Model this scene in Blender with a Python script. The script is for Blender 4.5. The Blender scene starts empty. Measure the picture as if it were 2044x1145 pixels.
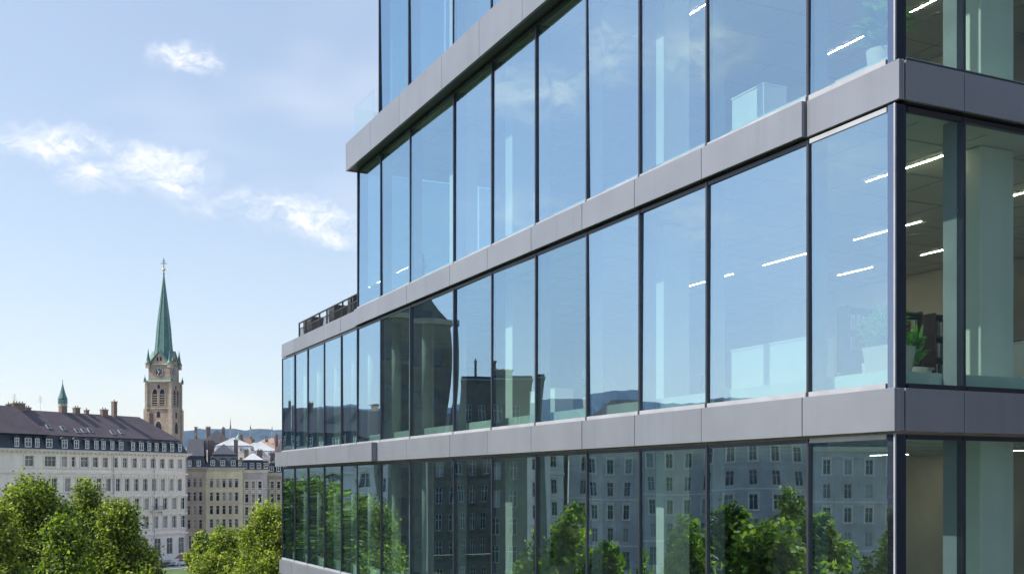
import bpy, bmesh, math, random
import numpy as np
from mathutils import Vector, Matrix

random.seed(7)
R = math.radians
SC = bpy.context.scene
COL = SC.collection

# ------------------------------------------------------------------ camera
CAM_Z = 15.2
F_PX, CX, HZ = 2225.0, 1022.0, 966.0
cd = bpy.data.cameras.new('camera')
cd.sensor_width = 36.0
cd.lens = F_PX / 2044.0 * 36.0
cd.shift_y = (HZ - 572.5) / 2044.0
cd.clip_start = 0.1
cd.clip_end = 30000.0
cam = bpy.data.objects.new('camera', cd)
cam.location = (0, 0, CAM_Z)
cam.rotation_euler = (R(90), 0, 0)
COL.objects.link(cam)
SC.camera = cam

# ------------------------------------------------------------------ light
SUN_EL, SUN_AZ = R(45), R(-97)          # azimuth clockwise from +Y
SKY_STRENGTH, SUN_STRENGTH = 0.15, 2.9
EXPOSURE = 1.32
to_sun = Vector((math.sin(SUN_AZ) * math.cos(SUN_EL), math.cos(SUN_AZ) * math.cos(SUN_EL), math.sin(SUN_EL)))
sl = bpy.data.lights.new('sun', 'SUN')
sl.energy = SUN_STRENGTH
sl.angle = R(0.5)
sl.color = (1.0, 0.95, 0.87)
so = bpy.data.objects.new('sun', sl)
so.rotation_euler = to_sun.to_track_quat('Z', 'Y').to_euler()
so.location = (-60, 0, 80)
COL.objects.link(so)

W = bpy.data.worlds.new('World')
SC.world = W
W.use_nodes = True
wt = W.node_tree
wt.nodes.clear()


class NT:
    """small helper around a node tree"""
    def __init__(s, t):
        s.t = t

    def n(s, typ, ins=None, **props):
        nd = s.t.nodes.new(typ)
        for k, v in props.items():
            setattr(nd, k, v)
        for k, v in (ins or {}).items():
            sock = nd.inputs[k]
            if isinstance(v, bpy.types.NodeSocket):
                s.t.links.new(v, sock)
            else:
                sock.default_value = v
        return nd

    def math(s, op, a, b=0.0, clamp=False):
        return s.n('ShaderNodeMath', {0: a, 1: b}, operation=op, use_clamp=clamp).outputs[0]

    def vmath(s, op, a, b=(0, 0, 0), out=0):
        return s.n('ShaderNodeVectorMath', {0: a, 1: b}, operation=op).outputs[out]

    def noise(s, vec, scale, detail=4, rough=0.55, out=0, dist=0.0):
        ins = {'Scale': scale, 'Detail': detail, 'Roughness': rough, 'Distortion': dist}
        if vec is not None:
            ins['Vector'] = vec
        return s.n('ShaderNodeTexNoise', ins).outputs[out]

    def ramp(s, fac, a, b, smooth=True):
        return s.n('ShaderNodeMapRange', {'Value': fac, 'From Min': a, 'From Max': b, 'To Min': 0.0, 'To Max': 1.0},
                   interpolation_type='SMOOTHSTEP' if smooth else 'LINEAR').outputs[0]

    def mix(s, fac, a, b, mode='MIX'):
        nd = s.t.nodes.new('ShaderNodeMix')
        nd.data_type = 'RGBA'
        nd.blend_type = mode
        for k, v in ((0, fac), (6, a), (7, b)):
            if isinstance(v, bpy.types.NodeSocket):
                s.t.links.new(v, nd.inputs[k])
            else:
                nd.inputs[k].default_value = v if k == 0 else (v if len(v) == 4 else (*v, 1))
        return nd.outputs[2]


w = NT(wt)
sky = w.n('ShaderNodeTexSky', sky_type='NISHITA', sun_disc=False, sun_elevation=SUN_EL, sun_rotation=SUN_AZ % (2 * math.pi),
          altitude=200.0, air_density=1.0, dust_density=1.0, ozone_density=3.0)
dirv = w.n('ShaderNodeTexCoord').outputs['Generated']
# small fair-weather clouds: directions (unit vectors), half widths in radians, strength
CLOUDS = [((-.2611, .902, .3438), .030, .013, 1.0), ((-.3634, .8914, .2708), .046, .015, 1.0), ((-.3394, .9078, .2464), .028, .013, .95),
          ((-.2886, .9211, .2612), .046, .018, .95), ((-.2821, .9272, .2463), .026, .012, .8),
          ((-.2218, .9452, .2396), .034, .012, .7), ((-.2618, .9365, .2332), .028, .010, .45), ((-.173, .9573, .2315), .056, .017, .95), ((-.1524, .9632, .2212), .034, .014, .7),
          ((-.7443, .5811, .3293), .055, .024, 1.0), ((-.7741, .5222, .3579), .045, .036, .9), ((-.8152, .4578, .3546), .055, .030, 1.0),
          ((-.8383, .4953, .2277), .05, .026, .6), ((-.7519, .6147, .2383), .05, .02, .5), ((-.8846, .3835, .2655), .06, .02, .5)]
warp = w.vmath('SCALE', w.vmath('SUBTRACT', w.noise(dirv, 17, 4, .65, out=1), (.5, .5, .5)))
warp.node.inputs['Scale'].default_value = 0.042
pdir = w.vmath('ADD', dirv, warp)
acc = None
for c, rx, rz, k in CLOUDS:
    c = Vector(c).normalized()
    rx, rz = rx * 1.25, rz * 1.3
    v = w.vmath('MULTIPLY', w.vmath('SUBTRACT', pdir, tuple(c)), (1 / rx, 1 / rx, 1 / rz))
    ln = w.vmath('LENGTH', v, out=1)
    m = w.math('MULTIPLY', w.math('SUBTRACT', 1.0, ln, clamp=True), k)
    acc = m if acc is None else w.math('MAXIMUM', acc, m)
stretch = w.vmath('MULTIPLY', pdir, (1, 1, 2.2))
fine = w.noise(stretch, 42, 5, .62)
cl = w.math('MULTIPLY', w.math('POWER', acc, .85), w.ramp(fine, .12, .92))
clm = w.math('MULTIPLY', w.ramp(cl, .0, .66), .95)
wisp = w.math('MULTIPLY', w.ramp(w.noise(w.vmath('MULTIPLY', dirv, (1, 1, 2.6)), 3.2, 3, .6), .50, .85), .30)
clm = w.math('MAXIMUM', clm, wisp)
air = w.n('ShaderNodeGamma', {'Color': sky.outputs[0], 'Gamma': .6}).outputs[0]
air = w.mix(1.0, air, (.99, .957, .97), 'MULTIPLY')
skyc = w.mix(clm, air, (3.25, 3.25, 3.3))
bg = w.n('ShaderNodeBackground', {'Color': skyc, 'Strength': SKY_STRENGTH})
wo = w.n('ShaderNodeOutputWorld', {'Surface': bg.outputs[0]})

vs = SC.view_settings
vs.view_transform = 'Standard'
vs.look = 'None'
vs.exposure = EXPOSURE
vs.gamma = 1.0
vs.use_curve_mapping = False
SC.cycles.use_denoising = True
SC.cycles.max_bounces = 7
SC.cycles.transparent_max_bounces = 20
SC.cycles.glossy_bounces = 3
SC.cycles.diffuse_bounces = 3
SC.cycles.volume_bounces = 0
SC.cycles.use_adaptive_sampling = True
SC.cycles.adaptive_threshold = 0.02
SC.cycles.sample_clamp_indirect = 6.0
SC.cycles.caustics_reflective = False
SC.cycles.caustics_refractive = False


# ------------------------------------------------------------------ helpers
def at(px, d):
    """a point on the ground plan, d metres ahead, seen in the direction of picture column px"""
    return ((px - CX) / F_PX * d, d)


def hz(py, d):
    """height above ground of picture row py at distance d"""
    return CAM_Z + (HZ - py) / F_PX * d


def tag(o, label=None, cat=None, group=None, kind=None):
    if label: o['label'] = label
    if cat: o['category'] = cat
    if group: o['group'] = group
    if kind: o['kind'] = kind
    return o


def empty(name, loc, rz=0.0):
    o = bpy.data.objects.new(name, None)
    o.location = loc
    o.rotation_euler = (0, 0, rz)
    o.empty_display_size = .3
    COL.objects.link(o)
    return o


def inst(name, mesh, parent, loc=(0, 0, 0), rz=0.0, scale=None):
    o = bpy.data.objects.new(name, mesh)
    o.parent = parent
    o.location = loc
    o.rotation_euler = (0, 0, rz)
    if scale: o.scale = scale
    COL.objects.link(o)
    return o


class MB:
    def __init__(s):
        s.v, s.f = [], []

    def poly(s, pts):
        i = len(s.v)
        s.v += [tuple(p) for p in pts]
        s.f.append(tuple(range(i, i + len(pts))))
        return s

    def box(s, x0, x1, y0, y1, z0, z1):
        i = len(s.v)
        s.v += [(x0, y0, z0), (x1, y0, z0), (x1, y1, z0), (x0, y1, z0), (x0, y0, z1), (x1, y0, z1), (x1, y1, z1), (x0, y1, z1)]
        s.f += [tuple(i + k for k in q) for q in ((3, 2, 1, 0), (4, 5, 6, 7), (0, 1, 5, 4), (1, 2, 6, 5), (2, 3, 7, 6), (3, 0, 4, 7))]
        return s

    def frustum(s, a, za, b, zb):
        """a, b = rects (x0,x1,y0,y1)"""
        i = len(s.v)
        for (x0, x1, y0, y1), z in ((a, za), (b, zb)):
            s.v += [(x0, y0, z), (x1, y0, z), (x1, y1, z), (x0, y1, z)]
        s.f += [tuple(i + k for k in q) for q in ((3, 2, 1, 0), (4, 5, 6, 7), (0, 1, 5, 4), (1, 2, 6, 5), (2, 3, 7, 6), (3, 0, 4, 7))]
        return s

    def prism(s, prof, y0, y1, axis='y'):
        """extrude a closed profile [(p,z)] along an axis"""
        n = len(prof)
        i = len(s.v)
        for y in (y0, y1):
            for p, z in prof:
                s.v.append((p, y, z) if axis == 'y' else (y, p, z))
        s.f.append(tuple(i + k for k in range(n)))
        s.f.append(tuple(i + n + k for k in reversed(range(n))))
        for k in range(n):
            k2 = (k + 1) % n
            s.f.append((i + k2, i + k, i + n + k, i + n + k2))
        return s

    def lathe(s, prof, n=12, c=(0, 0), rot=0.0, cap=True):
        i = len(s.v)
        for r, z in prof:
            for k in range(n):
                a = rot + 2 * math.pi * k / n
                s.v.append((c[0] + r * math.cos(a), c[1] + r * math.sin(a), z))
        m = len(prof)
        for j in range(m - 1):
            for k in range(n):
                k2 = (k + 1) % n
                s.f.append((i + j * n + k, i + j * n + k2, i + (j + 1) * n + k2, i + (j + 1) * n + k))
        if cap:
            s.f.append(tuple(i + k for k in reversed(range(n))))
            s.f.append(tuple(i + (m - 1) * n + k for k in range(n)))
        return s

    def tube(s, pts, rads, n=7):
        i = len(s.v)
        P = [Vector(p) for p in pts]
        for j, p in enumerate(P):
            d = (P[min(j + 1, len(P) - 1)] - P[max(j - 1, 0)]).normalized()
            a = d.orthogonal().normalized()
            b = d.cross(a)
            for k in range(n):
                t = 2 * math.pi * k / n
                s.v.append(tuple(p + (a * math.cos(t) + b * math.sin(t)) * rads[j]))
        for j in range(len(P) - 1):
            for k in range(n):
                k2 = (k + 1) % n
                s.f.append((i + j * n + k, i + j * n + k2, i + (j + 1) * n + k2, i + (j + 1) * n + k))
        return s

    def mesh(s, name, mat=None, smooth=False, fix=True):
        me = bpy.data.meshes.new(name)
        me.from_pydata(s.v, [], s.f)
        if fix:
            bm = bmesh.new()
            bm.from_mesh(me)
            bmesh.ops.recalc_face_normals(bm, faces=bm.faces)
            bm.to_mesh(me)
            bm.free()
        if smooth:
            me.polygons.foreach_set('use_smooth', [True] * len(me.polygons))
        if mat: me.materials.append(mat)
        me.update()
        return me

    def build(s, name, mat, parent=None, loc=(0, 0, 0), rz=0.0, smooth=False, bevel=0.0, fix=True):
        o = inst(name, s.mesh(name, mat, smooth, fix), parent, loc, rz)
        if bevel:
            m = o.modifiers.new('bevel', 'BEVEL')
            m.width = bevel
            m.segments = 2
            m.limit_method = 'ANGLE'
        return o


# ------------------------------------------------------------------ materials
def newmat(name):
    m = bpy.data.materials.new(name)
    m.use_nodes = True
    m.node_tree.nodes.clear()
    return m, NT(m.node_tree)


def out(t, sh):
    t.n('ShaderNodeOutputMaterial', {'Surface': sh})


def surf(name, col, rough=.7, metal=0.0, var=.12, scale=1.5, bump=0.0, bscale=30, streak=0.0, spec=.5, dirt=None, coat=0.0):
    """plain procedural surface: base colour with soft variation, streaks and fine relief"""
    m, t = newmat(name)
    pos = t.n('ShaderNodeTexCoord').outputs['Object']
    n1 = t.noise(pos, scale, 5, .6)
    lo = tuple(max(0, c * (1 - var)) for c in col)
    hi = tuple(min(1, c * (1 + var)) for c in col)
    c = t.mix(t.ramp(n1, .3, .7), lo, hi)
    if streak:
        sv = t.vmath('MULTIPLY', pos, (3.2, 3.2, .22))
        sm = t.math('MULTIPLY', t.ramp(t.noise(sv, 1.0, 5, .65), .5, .78), streak)
        c = t.mix(sm, c, dirt or tuple(x * .45 for x in col))
    ins = {'Base Color': c, 'Roughness': rough, 'Metallic': metal, 'Specular IOR Level': spec}
    if coat: ins['Coat Weight'] = coat
    if bump:
        b = t.n('ShaderNodeBump', {'Height': t.noise(pos, bscale, 4), 'Strength': bump, 'Distance': .02})
        ins['Normal'] = b.outputs[0]
    p = t.n('ShaderNodeBsdfPrincipled', ins)
    out(t, p.outputs[0])
    return m


def tiled(name, c1, c2, mortar, bw, bh, ms=.02, rough=.8, bump=.5, streak=0.0, dirt=(.1, .1, .1), axis='xz', off=.5):
    """coursed surface (stone blocks, roof tiles) too fine or too far to be built piece by piece"""
    m, t = newmat(name)
    pos = t.n('ShaderNodeTexCoord').outputs['Object']
    sx = t.n('ShaderNodeSeparateXYZ', {0: pos})
    h = t.math('ADD', sx.outputs[0], sx.outputs[1])
    cv = t.n('ShaderNodeCombineXYZ', {0: h, 1: sx.outputs[2], 2: 0.0}).outputs[0]
    b = t.n('ShaderNodeTexBrick', {'Vector': cv, 'Color1': (*c1, 1), 'Color2': (*c2, 1), 'Mortar': (*mortar, 1), 'Scale': 1.0,
                                   'Mortar Size': ms, 'Brick Width': bw, 'Row Height': bh})
    b.offset = off
    col = t.mix(t.ramp(t.noise(pos, .35, 5, .65), .35, .7), b.outputs[0], t.mix(.5, b.outputs[0], dirt))
    if streak:
        sm = t.math('MULTIPLY', t.ramp(t.noise(t.vmath('MULTIPLY', pos, (2.5, 2.5, .25)), 1.0, 5, .65), .48, .75), streak)
        col = t.mix(sm, col, dirt)
    bp = t.n('ShaderNodeBump', {'Height': b.outputs[1], 'Strength': bump, 'Distance': .03}, invert=True)
    p = t.n('ShaderNodeBsdfPrincipled', {'Base Color': col, 'Roughness': rough, 'Normal': bp.outputs[0]})
    out(t, p.outputs[0])
    return m


def glass_mat(name, tint, r0, gloss=(1, 1, 1)):
    """coated pane: mirror reflection that grows towards grazing angles over a tinted clear body"""
    m, t = newmat(name)
    fc = t.n('ShaderNodeLayerWeight', {'Blend': .5}).outputs['Facing']
    fr = t.math('ADD', t.math('MULTIPLY', t.math('POWER', fc, 3.5), 1 - r0), r0, clamp=True)
    tr = t.n('ShaderNodeBsdfTransparent', {'Color': (*tint, 1)}).outputs[0]
    gl = t.n('ShaderNodeBsdfGlossy', {'Color': (*gloss, 1), 'Roughness': 0.0}).outputs[0]
    out(t, t.n('ShaderNodeMixShader', {0: fr, 1: tr, 2: gl}).outputs[0])
    return m


def clear_mat(name, tint):
    m, t = newmat(name)
    out(t, t.n('ShaderNodeBsdfTransparent', {'Color': (*tint, 1)}).outputs[0])
    return m


def emit_mat(name, col, s):
    m, t = newmat(name)
    out(t, t.n('ShaderNodeEmission', {'Color': (*col, 1), 'Strength': s}).outputs[0])
    return m


def leaf_mat(name, c1, c2, trans=.48):
    m, t = newmat(name)
    tint = t.n('ShaderNodeAttribute', attribute_name='tint').outputs['Fac']
    c = t.mix(tint, c1, c2)
    d = t.n('ShaderNodeBsdfPrincipled', {'Base Color': c, 'Roughness': .55, 'Specular IOR Level': .35}).outputs[0]
    tc = t.mix(1.0, c, (1.25, 1.5, .55), 'MULTIPLY')
    tl = t.n('ShaderNodeBsdfTranslucent', {'Color': tc}).outputs[0]
    out(t, t.n('ShaderNodeMixShader', {0: trans, 1: d, 2: tl}).outputs[0])
    return m


M = {}
M['panel'] = surf('aluminium_panel', (.205, .221, .262), .40, .30, .06, .7, streak=.22)
M['panel_b'] = surf('aluminium_panel_b', (.194, .209, .249), .43, .30, .07, .7, streak=.24)
M['panel_c'] = surf('aluminium_panel_c', (.214, .230, .270), .38, .30, .06, .7, streak=.18)
M['panel_edge'] = surf('dark_channel', (.02, .021, .025), .55, .2)
M['frame'] = surf('anodised_frame', (.06, .062, .08), .35, .6)
M['fin'] = surf('inner_fin', (.34, .35, .39), .5, .1)
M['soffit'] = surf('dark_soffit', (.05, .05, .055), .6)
M['glass'] = glass_mat('facade_glass', (.84, .94, .915), .50, (.58, .81, 1.0))
M['glass_b'] = glass_mat('facade_glass_b', (.84, .94, .915), .44, (.56, .80, 1.0))
M['glass_c'] = glass_mat('facade_glass_c', (.82, .94, .92), .56, (.60, .82, 1.0))
def mirror_panel(name, col, r0):
    """opaque back-painted glass"""
    m, t = newmat(name)
    fc = t.n('ShaderNodeLayerWeight', {'Blend': .5}).outputs['Facing']
    fr = t.math('ADD', t.math('MULTIPLY', t.math('POWER', fc, 3.5), 1 - r0), r0, clamp=True)
    d = t.n('ShaderNodeBsdfDiffuse', {'Color': (*col, 1)}).outputs[0]
    gl = t.n('ShaderNodeBsdfGlossy', {'Color': (.60, .74, 1.0, 1), 'Roughness': .02}).outputs[0]
    out(t, t.n('ShaderNodeMixShader', {0: fr, 1: d, 2: gl}).outputs[0])
    return m


M['glass_rail'] = glass_mat('balustrade_glass', (.93, .97, .96), .06)
M['corner_glass'] = mirror_panel('corner_glass', (.012, .014, .022), .30)
M['glass_side'] = glass_mat('side_glass', (.86, .94, .91), .26, (.62, .82, 1.0))
M['glass_body'] = clear_mat('glass_body', (.84, .94, .915))
M['ceiling'] = surf('office_ceiling', (.74, .70, .62), .85, var=.06, scale=.6)
M['grid'] = surf('ceiling_grid_profile', (.50, .47, .41), .7)
M['floor_in'] = surf('office_carpet', (.36, .35, .33), .95, var=.15, scale=9)
M['upstand'] = surf('convector_casing', (.62, .72, .68), .6, var=.05)
M['column'] = surf('column_plaster', (.80, .82, .80), .75, var=.03)
M['core'] = surf('core_wall', (.55, .49, .41), .8, var=.18, scale=.5)
M['strip'] = emit_mat('strip_light', (1.0, .86, .66), 48.0)
M['white_paint'] = surf('white_lacquer', (.78, .80, .78), .5, var=.03)
M['dark_plastic'] = surf('dark_plastic', (.025, .026, .03), .45)
M['desk'] = surf('desk_top', (.55, .53, .48), .5)
M['pot'] = surf('pot_stoneware', (.52, .47, .42), .7, var=.08)
M['soil'] = surf('soil', (.05, .035, .025), .95)
M['plant_leaf'] = leaf_mat('plant_leaf', (.10, .26, .05), (.28, .55, .12), .3)
M['railing'] = surf('railing_metal', (.06, .062, .068), .45, .5)
M['planter'] = surf('planter_box', (.045, .048, .055), .6)

M['stucco'] = surf('pale_stucco', (.87, .79, .715), .85, var=.07, scale=.35, bump=.25, bscale=12, streak=.5, dirt=(.46, .41, .37))
M['stucco_trim'] = surf('stucco_trim', (.84, .77, .68), .85, var=.10, scale=.8, streak=.5, dirt=(.36, .33, .29))
M['stucco_grey'] = surf('grey_stucco', (.54, .50, .47), .88, var=.14, scale=.4, bump=.25, bscale=12, streak=.55, dirt=(.16, .15, .14))
M['stucco_brown'] = surf('brown_stucco', (.42, .355, .285), .88, var=.14, scale=.4, streak=.6, dirt=(.13, .105, .085))
M['stucco_cream'] = surf('cream_stucco', (.70, .63, .42), .88, var=.12, scale=.4, streak=.5, dirt=(.26, .23, .15))
M['trim_cream'] = surf('cream_trim', (.62, .56, .42), .85, var=.1, streak=.4, dirt=(.3, .27, .2))
M['roof_brown'] = tiled('brown_roof_tiles', (.125, .098, .115), (.165, .125, .14), (.05, .042, .05), .28, .22, .03, .85, .6, dirt=(.05, .045, .05))
M['roof_slate'] = tiled('slate_roof', (.045, .05, .065), (.065, .07, .085), (.02, .022, .03), .3, .2, .03, .55, .5, dirt=(.03, .035, .045))
M['roof_rust'] = tiled('rust_roof_tiles', (.26, .125, .08), (.33, .17, .11), (.1, .05, .04), .3, .25, .03, .85, .6, dirt=(.14, .09, .07))
M['roof_tan'] = tiled('tan_roof_tiles', (.36, .27, .20), (.42, .32, .25), (.2, .14, .1), .3, .25, .03, .85, .5, dirt=(.25, .19, .15))
M['roof_zinc'] = surf('zinc_roof', (.44, .47, .50), .5, .15, .12, .4, streak=.35, dirt=(.28, .29, .31))
M['brick'] = tiled('chimney_brick', (.22, .15, .125), (.28, .19, .15), (.16, .14, .12), .25, .08, .01, .9, .4, dirt=(.10, .08, .07))
M['sash'] = surf('painted_sash', (.62, .61, .58), .6, var=.1)
M['window_pane'] = surf('old_window_glass', (.022, .028, .036), .05, spec=.8, var=.5, scale=.3)
M['pane_grey'] = surf('curtained_glass', (.10, .105, .11), .08, spec=.8, var=.5, scale=.9)
M['pane_light'] = surf('blind_behind_glass', (.34, .33, .31), .12, spec=.8, var=.3, scale=.9)
M['stone'] = tiled('tower_sandstone', (.33, .27, .215), (.40, .34, .275), (.20, .165, .135), .9, .42, .02, .9, .5, streak=.55, dirt=(.15, .125, .10))
M['stone_trim'] = surf('weathered_stone', (.36, .31, .25), .9, var=.18, scale=1.2, streak=.5, dirt=(.15, .13, .11))
M['copper'] = surf('verdigris_copper', (.062, .150, .142), .6, .1, .25, 1.1, streak=.6, dirt=(.045, .10, .10))
M['copper_pale'] = surf('pale_copper', (.14, .24, .205), .6, .1, .2, 1.5, streak=.4, dirt=(.09, .17, .14))
M['gold'] = surf('gilding', (.75, .52, .18), .3, .9)
M['iron'] = surf('wrought_iron', (.06, .06, .065), .5, .5)
M['dark_opening'] = surf('unlit_depth_black', (.014, .014, .016), .9)  # near-black colour stands in for the unlit depth of openings
M['clock'] = surf('clock_face', (.035, .04, .05), .5)
M['ivory'] = surf('ivory_paint', (.72, .70, .62), .6)
M['bark'] = surf('bark', (.10, .075, .055), .95, var=.3, scale=6, bump=.6, bscale=18)
M['leaf_a'] = leaf_mat('leaf_green', (.030, .068, .009), (.42, .475, .080))
M['leaf_b'] = leaf_mat('leaf_yellowgreen', (.045, .090, .012), (.50, .53, .095))
M['leaf_c'] = leaf_mat('leaf_deep', (.025, .06, .009), (.34, .42, .06))
M['grass'] = surf('lawn', (.06, .11, .022), .95, var=.3, scale=.3, bump=.5, bscale=40)
M['asphalt'] = surf('asphalt', (.055, .055, .058), .9, var=.25, scale=.5, bump=.3, bscale=60)
M['paving'] = surf('paving', (.42, .40, .37), .9, var=.15, scale=.6, bump=.3, bscale=20)
M['kerbstone'] = surf('kerb_granite', (.33, .32, .31), .85)
M['marking'] = surf('road_paint', (.72, .72, .70), .7, var=.12)
M['ground'] = surf('town_ground', (.30, .285, .26), .95, var=.25, scale=.02)
M['forest'] = surf('wooded_hill', (.014, .026, .026), .95, var=.45, scale=.012)
M['tyre'] = surf('tyre_rubber', (.02, .02, .02), .9)
M['rim'] = surf('wheel_rim', (.5, .5, .52), .35, .8)
M['car_glass'] = surf('car_window', (.015, .018, .022), .05, spec=.8)
M['red_light'] = surf('tail_light', (.35, .015, .012), .3)


def paint(name, c):
    return surf(name, c, .3, .0, .03, coat=.6)


# ------------------------------------------------------------------ ground, roads, hills
g = MB()
N = 40
g.poly([(-5500, -2000, 0), (5500, -2000, 0), (5500, 5500, 0), (-5500, 5500, 0)])
tag(g.build('ground', M['ground']), kind='structure')

# the street in front of the long pale house: local frame with x along the street
ST_TH = math.atan2(.848, .530)
ST_O = (-66.3 - 126 * .530, 227 - 126 * .848)


def st(x, y):
    c, s = math.cos(ST_TH), math.sin(ST_TH)
    return (ST_O[0] + x * c - y * s, ST_O[1] + x * s + y * c)


def street_strip(name, x0, x1, y0, y1, z0, z1, mat):
    o = MB().box(x0, x1, y0, y1, z0, z1).build(name, mat, None, (*ST_O, 0), ST_TH)
    return tag(o, kind='structure')


street_strip('road', -140, 215, -15.5, -4.2, -.2, .01, M['asphalt'])
street_strip('pavement', -140, 128, -3.95, -.05, -.2, .14, M['paving'])
street_strip('kerb', -140, 128, -4.2, -3.95, -.2, .15, M['kerbstone'])
street_strip('pavement', -140, 150, -19.5, -15.75, -.2, .14, M['paving'])
street_strip('kerb', -140, 150, -15.75, -15.5, -.2, .15, M['kerbstone'])
mk = MB()
for i in range(60):
    mk.box(-120 + i * 5.4, -117.6 + i * 5.4, -9.9, -9.75, .0, .014)
tag(mk.build('road_marking', M['marking'], None, (*ST_O, 0), ST_TH), kind='structure')
ob_ = MB().box(-60, 90, -14.5, -1.6, -.2, .01).build('added_side_street', M['asphalt'], None, (0.3434 * 13.35, 13.35, 0), R(25.52))  # unseen dark road, added to cut ground bounce onto the shaded facade
tag(ob_, kind='structure')
lawn = MB()
lawn.poly([(*st(-130, -19.6), .02), (*st(112, -19.6), .02), (-14, 96, .02), (-17, 62, .02), (-3, 30, .02), (-2, -60, .02), (-150, -60, .02)])
tag(lawn.build('lawn', M['grass']), kind='structure')

# far wooded ridge, from far beyond the frame on one side to behind the glass building
hv, hf = [], []
nx, ny = 260, 14
for i in range(nx + 1):
    az = R(-80 + 110 * i / nx)
    for j in range(ny + 1):
        d = 2600 + 1900 * j / ny
        t = j / ny
        prof = math.sin(min(1, t * 1.25) * math.pi / 2) ** 1.3
        crest = 212 + 9 * math.sin(az * 9 + 1) + 6 * math.sin(az * 23) + 3.2 * math.sin(az * 71 + 2)
        if az < R(-30): crest += 120 * min(1, (R(-30) - az) / .35)
        z = prof * crest + (random.uniform(-5, 5) if 0 < j else -30)
        hv.append((d * math.sin(az), d * math.cos(az), z))
for i in range(nx):
    for j in range(ny):
        a = i * (ny + 1) + j
        hf.append((a, a + ny + 1, a + ny + 2, a + 1))
hm = bpy.data.meshes.new('hills')
hm.from_pydata(hv, [], hf)
hm.materials.append(M['forest'])
ho = bpy.data.objects.new('hills', hm)
COL.objects.link(ho)
tag(ho, kind='structure')

# ------------------------------------------------------------------ the glass office building
PHI = R(25.52)
CORNER = (0.3434 * 13.35, 13.35)
# local frame: x runs into the building along the shaded facade, y runs away along the sunlit facade
OFF = empty('office_building', (*CORNER, 0), PHI)
tag(OFF, 'large modern glass office building with grey metal bands between its storeys', 'office building')
GX = .12                                                             # glazing plane behind the band faces
YM = [0.21, 1.67, 3.97, 5.89, 7.69, 9.76, 11.87, 14.02, 16.94, 19.28, 21.4, 23.01, 24.88, 26.88, 28.61, 30.41]
XM = [.27, 1.25, 3.0, 4.75, 6.5, 8.25, 10.0, 11.75, 13.5]
BW_ = 13.9                                                           # width of the shaded facade
B3, B2, B1 = (11.96, 12.46), (15.84, 16.36), (19.83, 20.31)          # bands (bottom, top)
S2, S3 = (24.37, 25.18), (30.6, 31.4)                                # projecting slab edges
B4 = (8.06, 8.56)
rng = random.Random(3)


def pane_mesh(w0, w1, z0, z1, place, kinds=('glass', 'glass', 'glass_b', 'glass_c')):
    """thin pane whose coated outer face is tilted and bowed by a few millimetres; place(w, depth, z) -> local point"""
    a, b = rng.gauss(0, .0055), rng.gauss(0, .0035)
    bow, bx, bz = rng.gauss(0, .0026), rng.uniform(-.4, .4), rng.uniform(-.4, .4)
    wc, zc, hw, hh = (w0 + w1) / 2, (z0 + z1) / 2, (w1 - w0) / 2, (z1 - z0) / 2
    nu, nv = 6, 9
    V, Fc = [], []
    for j in range(nv + 1):
        for i in range(nu + 1):
            u, v = -1 + 2 * i / nu, -1 + 2 * j / nv
            d = a * u * hw + b * v * hh + bow * (1 - u * u) * (1 - v * v) * (1 + bx * u + bz * v)
            V.append(place(wc + u * hw, d, zc + v * hh))
    for j in range(nv):
        for i in range(nu):
            k = j * (nu + 1) + i
            Fc.append((k, k + 1, k + nu + 2, k + nu + 1))
    nf = len(Fc)
    k = len(V)
    V += [place(w0, .024, z0), place(w1, .024, z0), place(w1, .024, z1), place(w0, .024, z1)]
    Fc.append((k + 3, k + 2, k + 1, k))
    me = bpy.data.meshes.new('window_pane')
    me.from_pydata(V, [], Fc)
    me.materials.append(M[rng.choice(kinds)])
    me.materials.append(M['glass_body'])
    me.polygons.foreach_set('use_smooth', [True] * nf + [False])
    me.polygons.foreach_set('material_index', [0] * nf + [1])
    me.update()
    return me


def pane_a(y0, y1, z0, z1, gx=GX, name='window_pane'):
    return inst(name, pane_mesh(y0, y1, z0, z1, lambda w_, d, z: (gx + d, w_, z)), OFF)


def pane_b(x0, x1, z0, z1, gy=GX):
    return inst('window_pane', pane_mesh(x0, x1, z0, z1, lambda w_, d, z: (w_, gy + d, z), ('glass_side',)), OFF)


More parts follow.
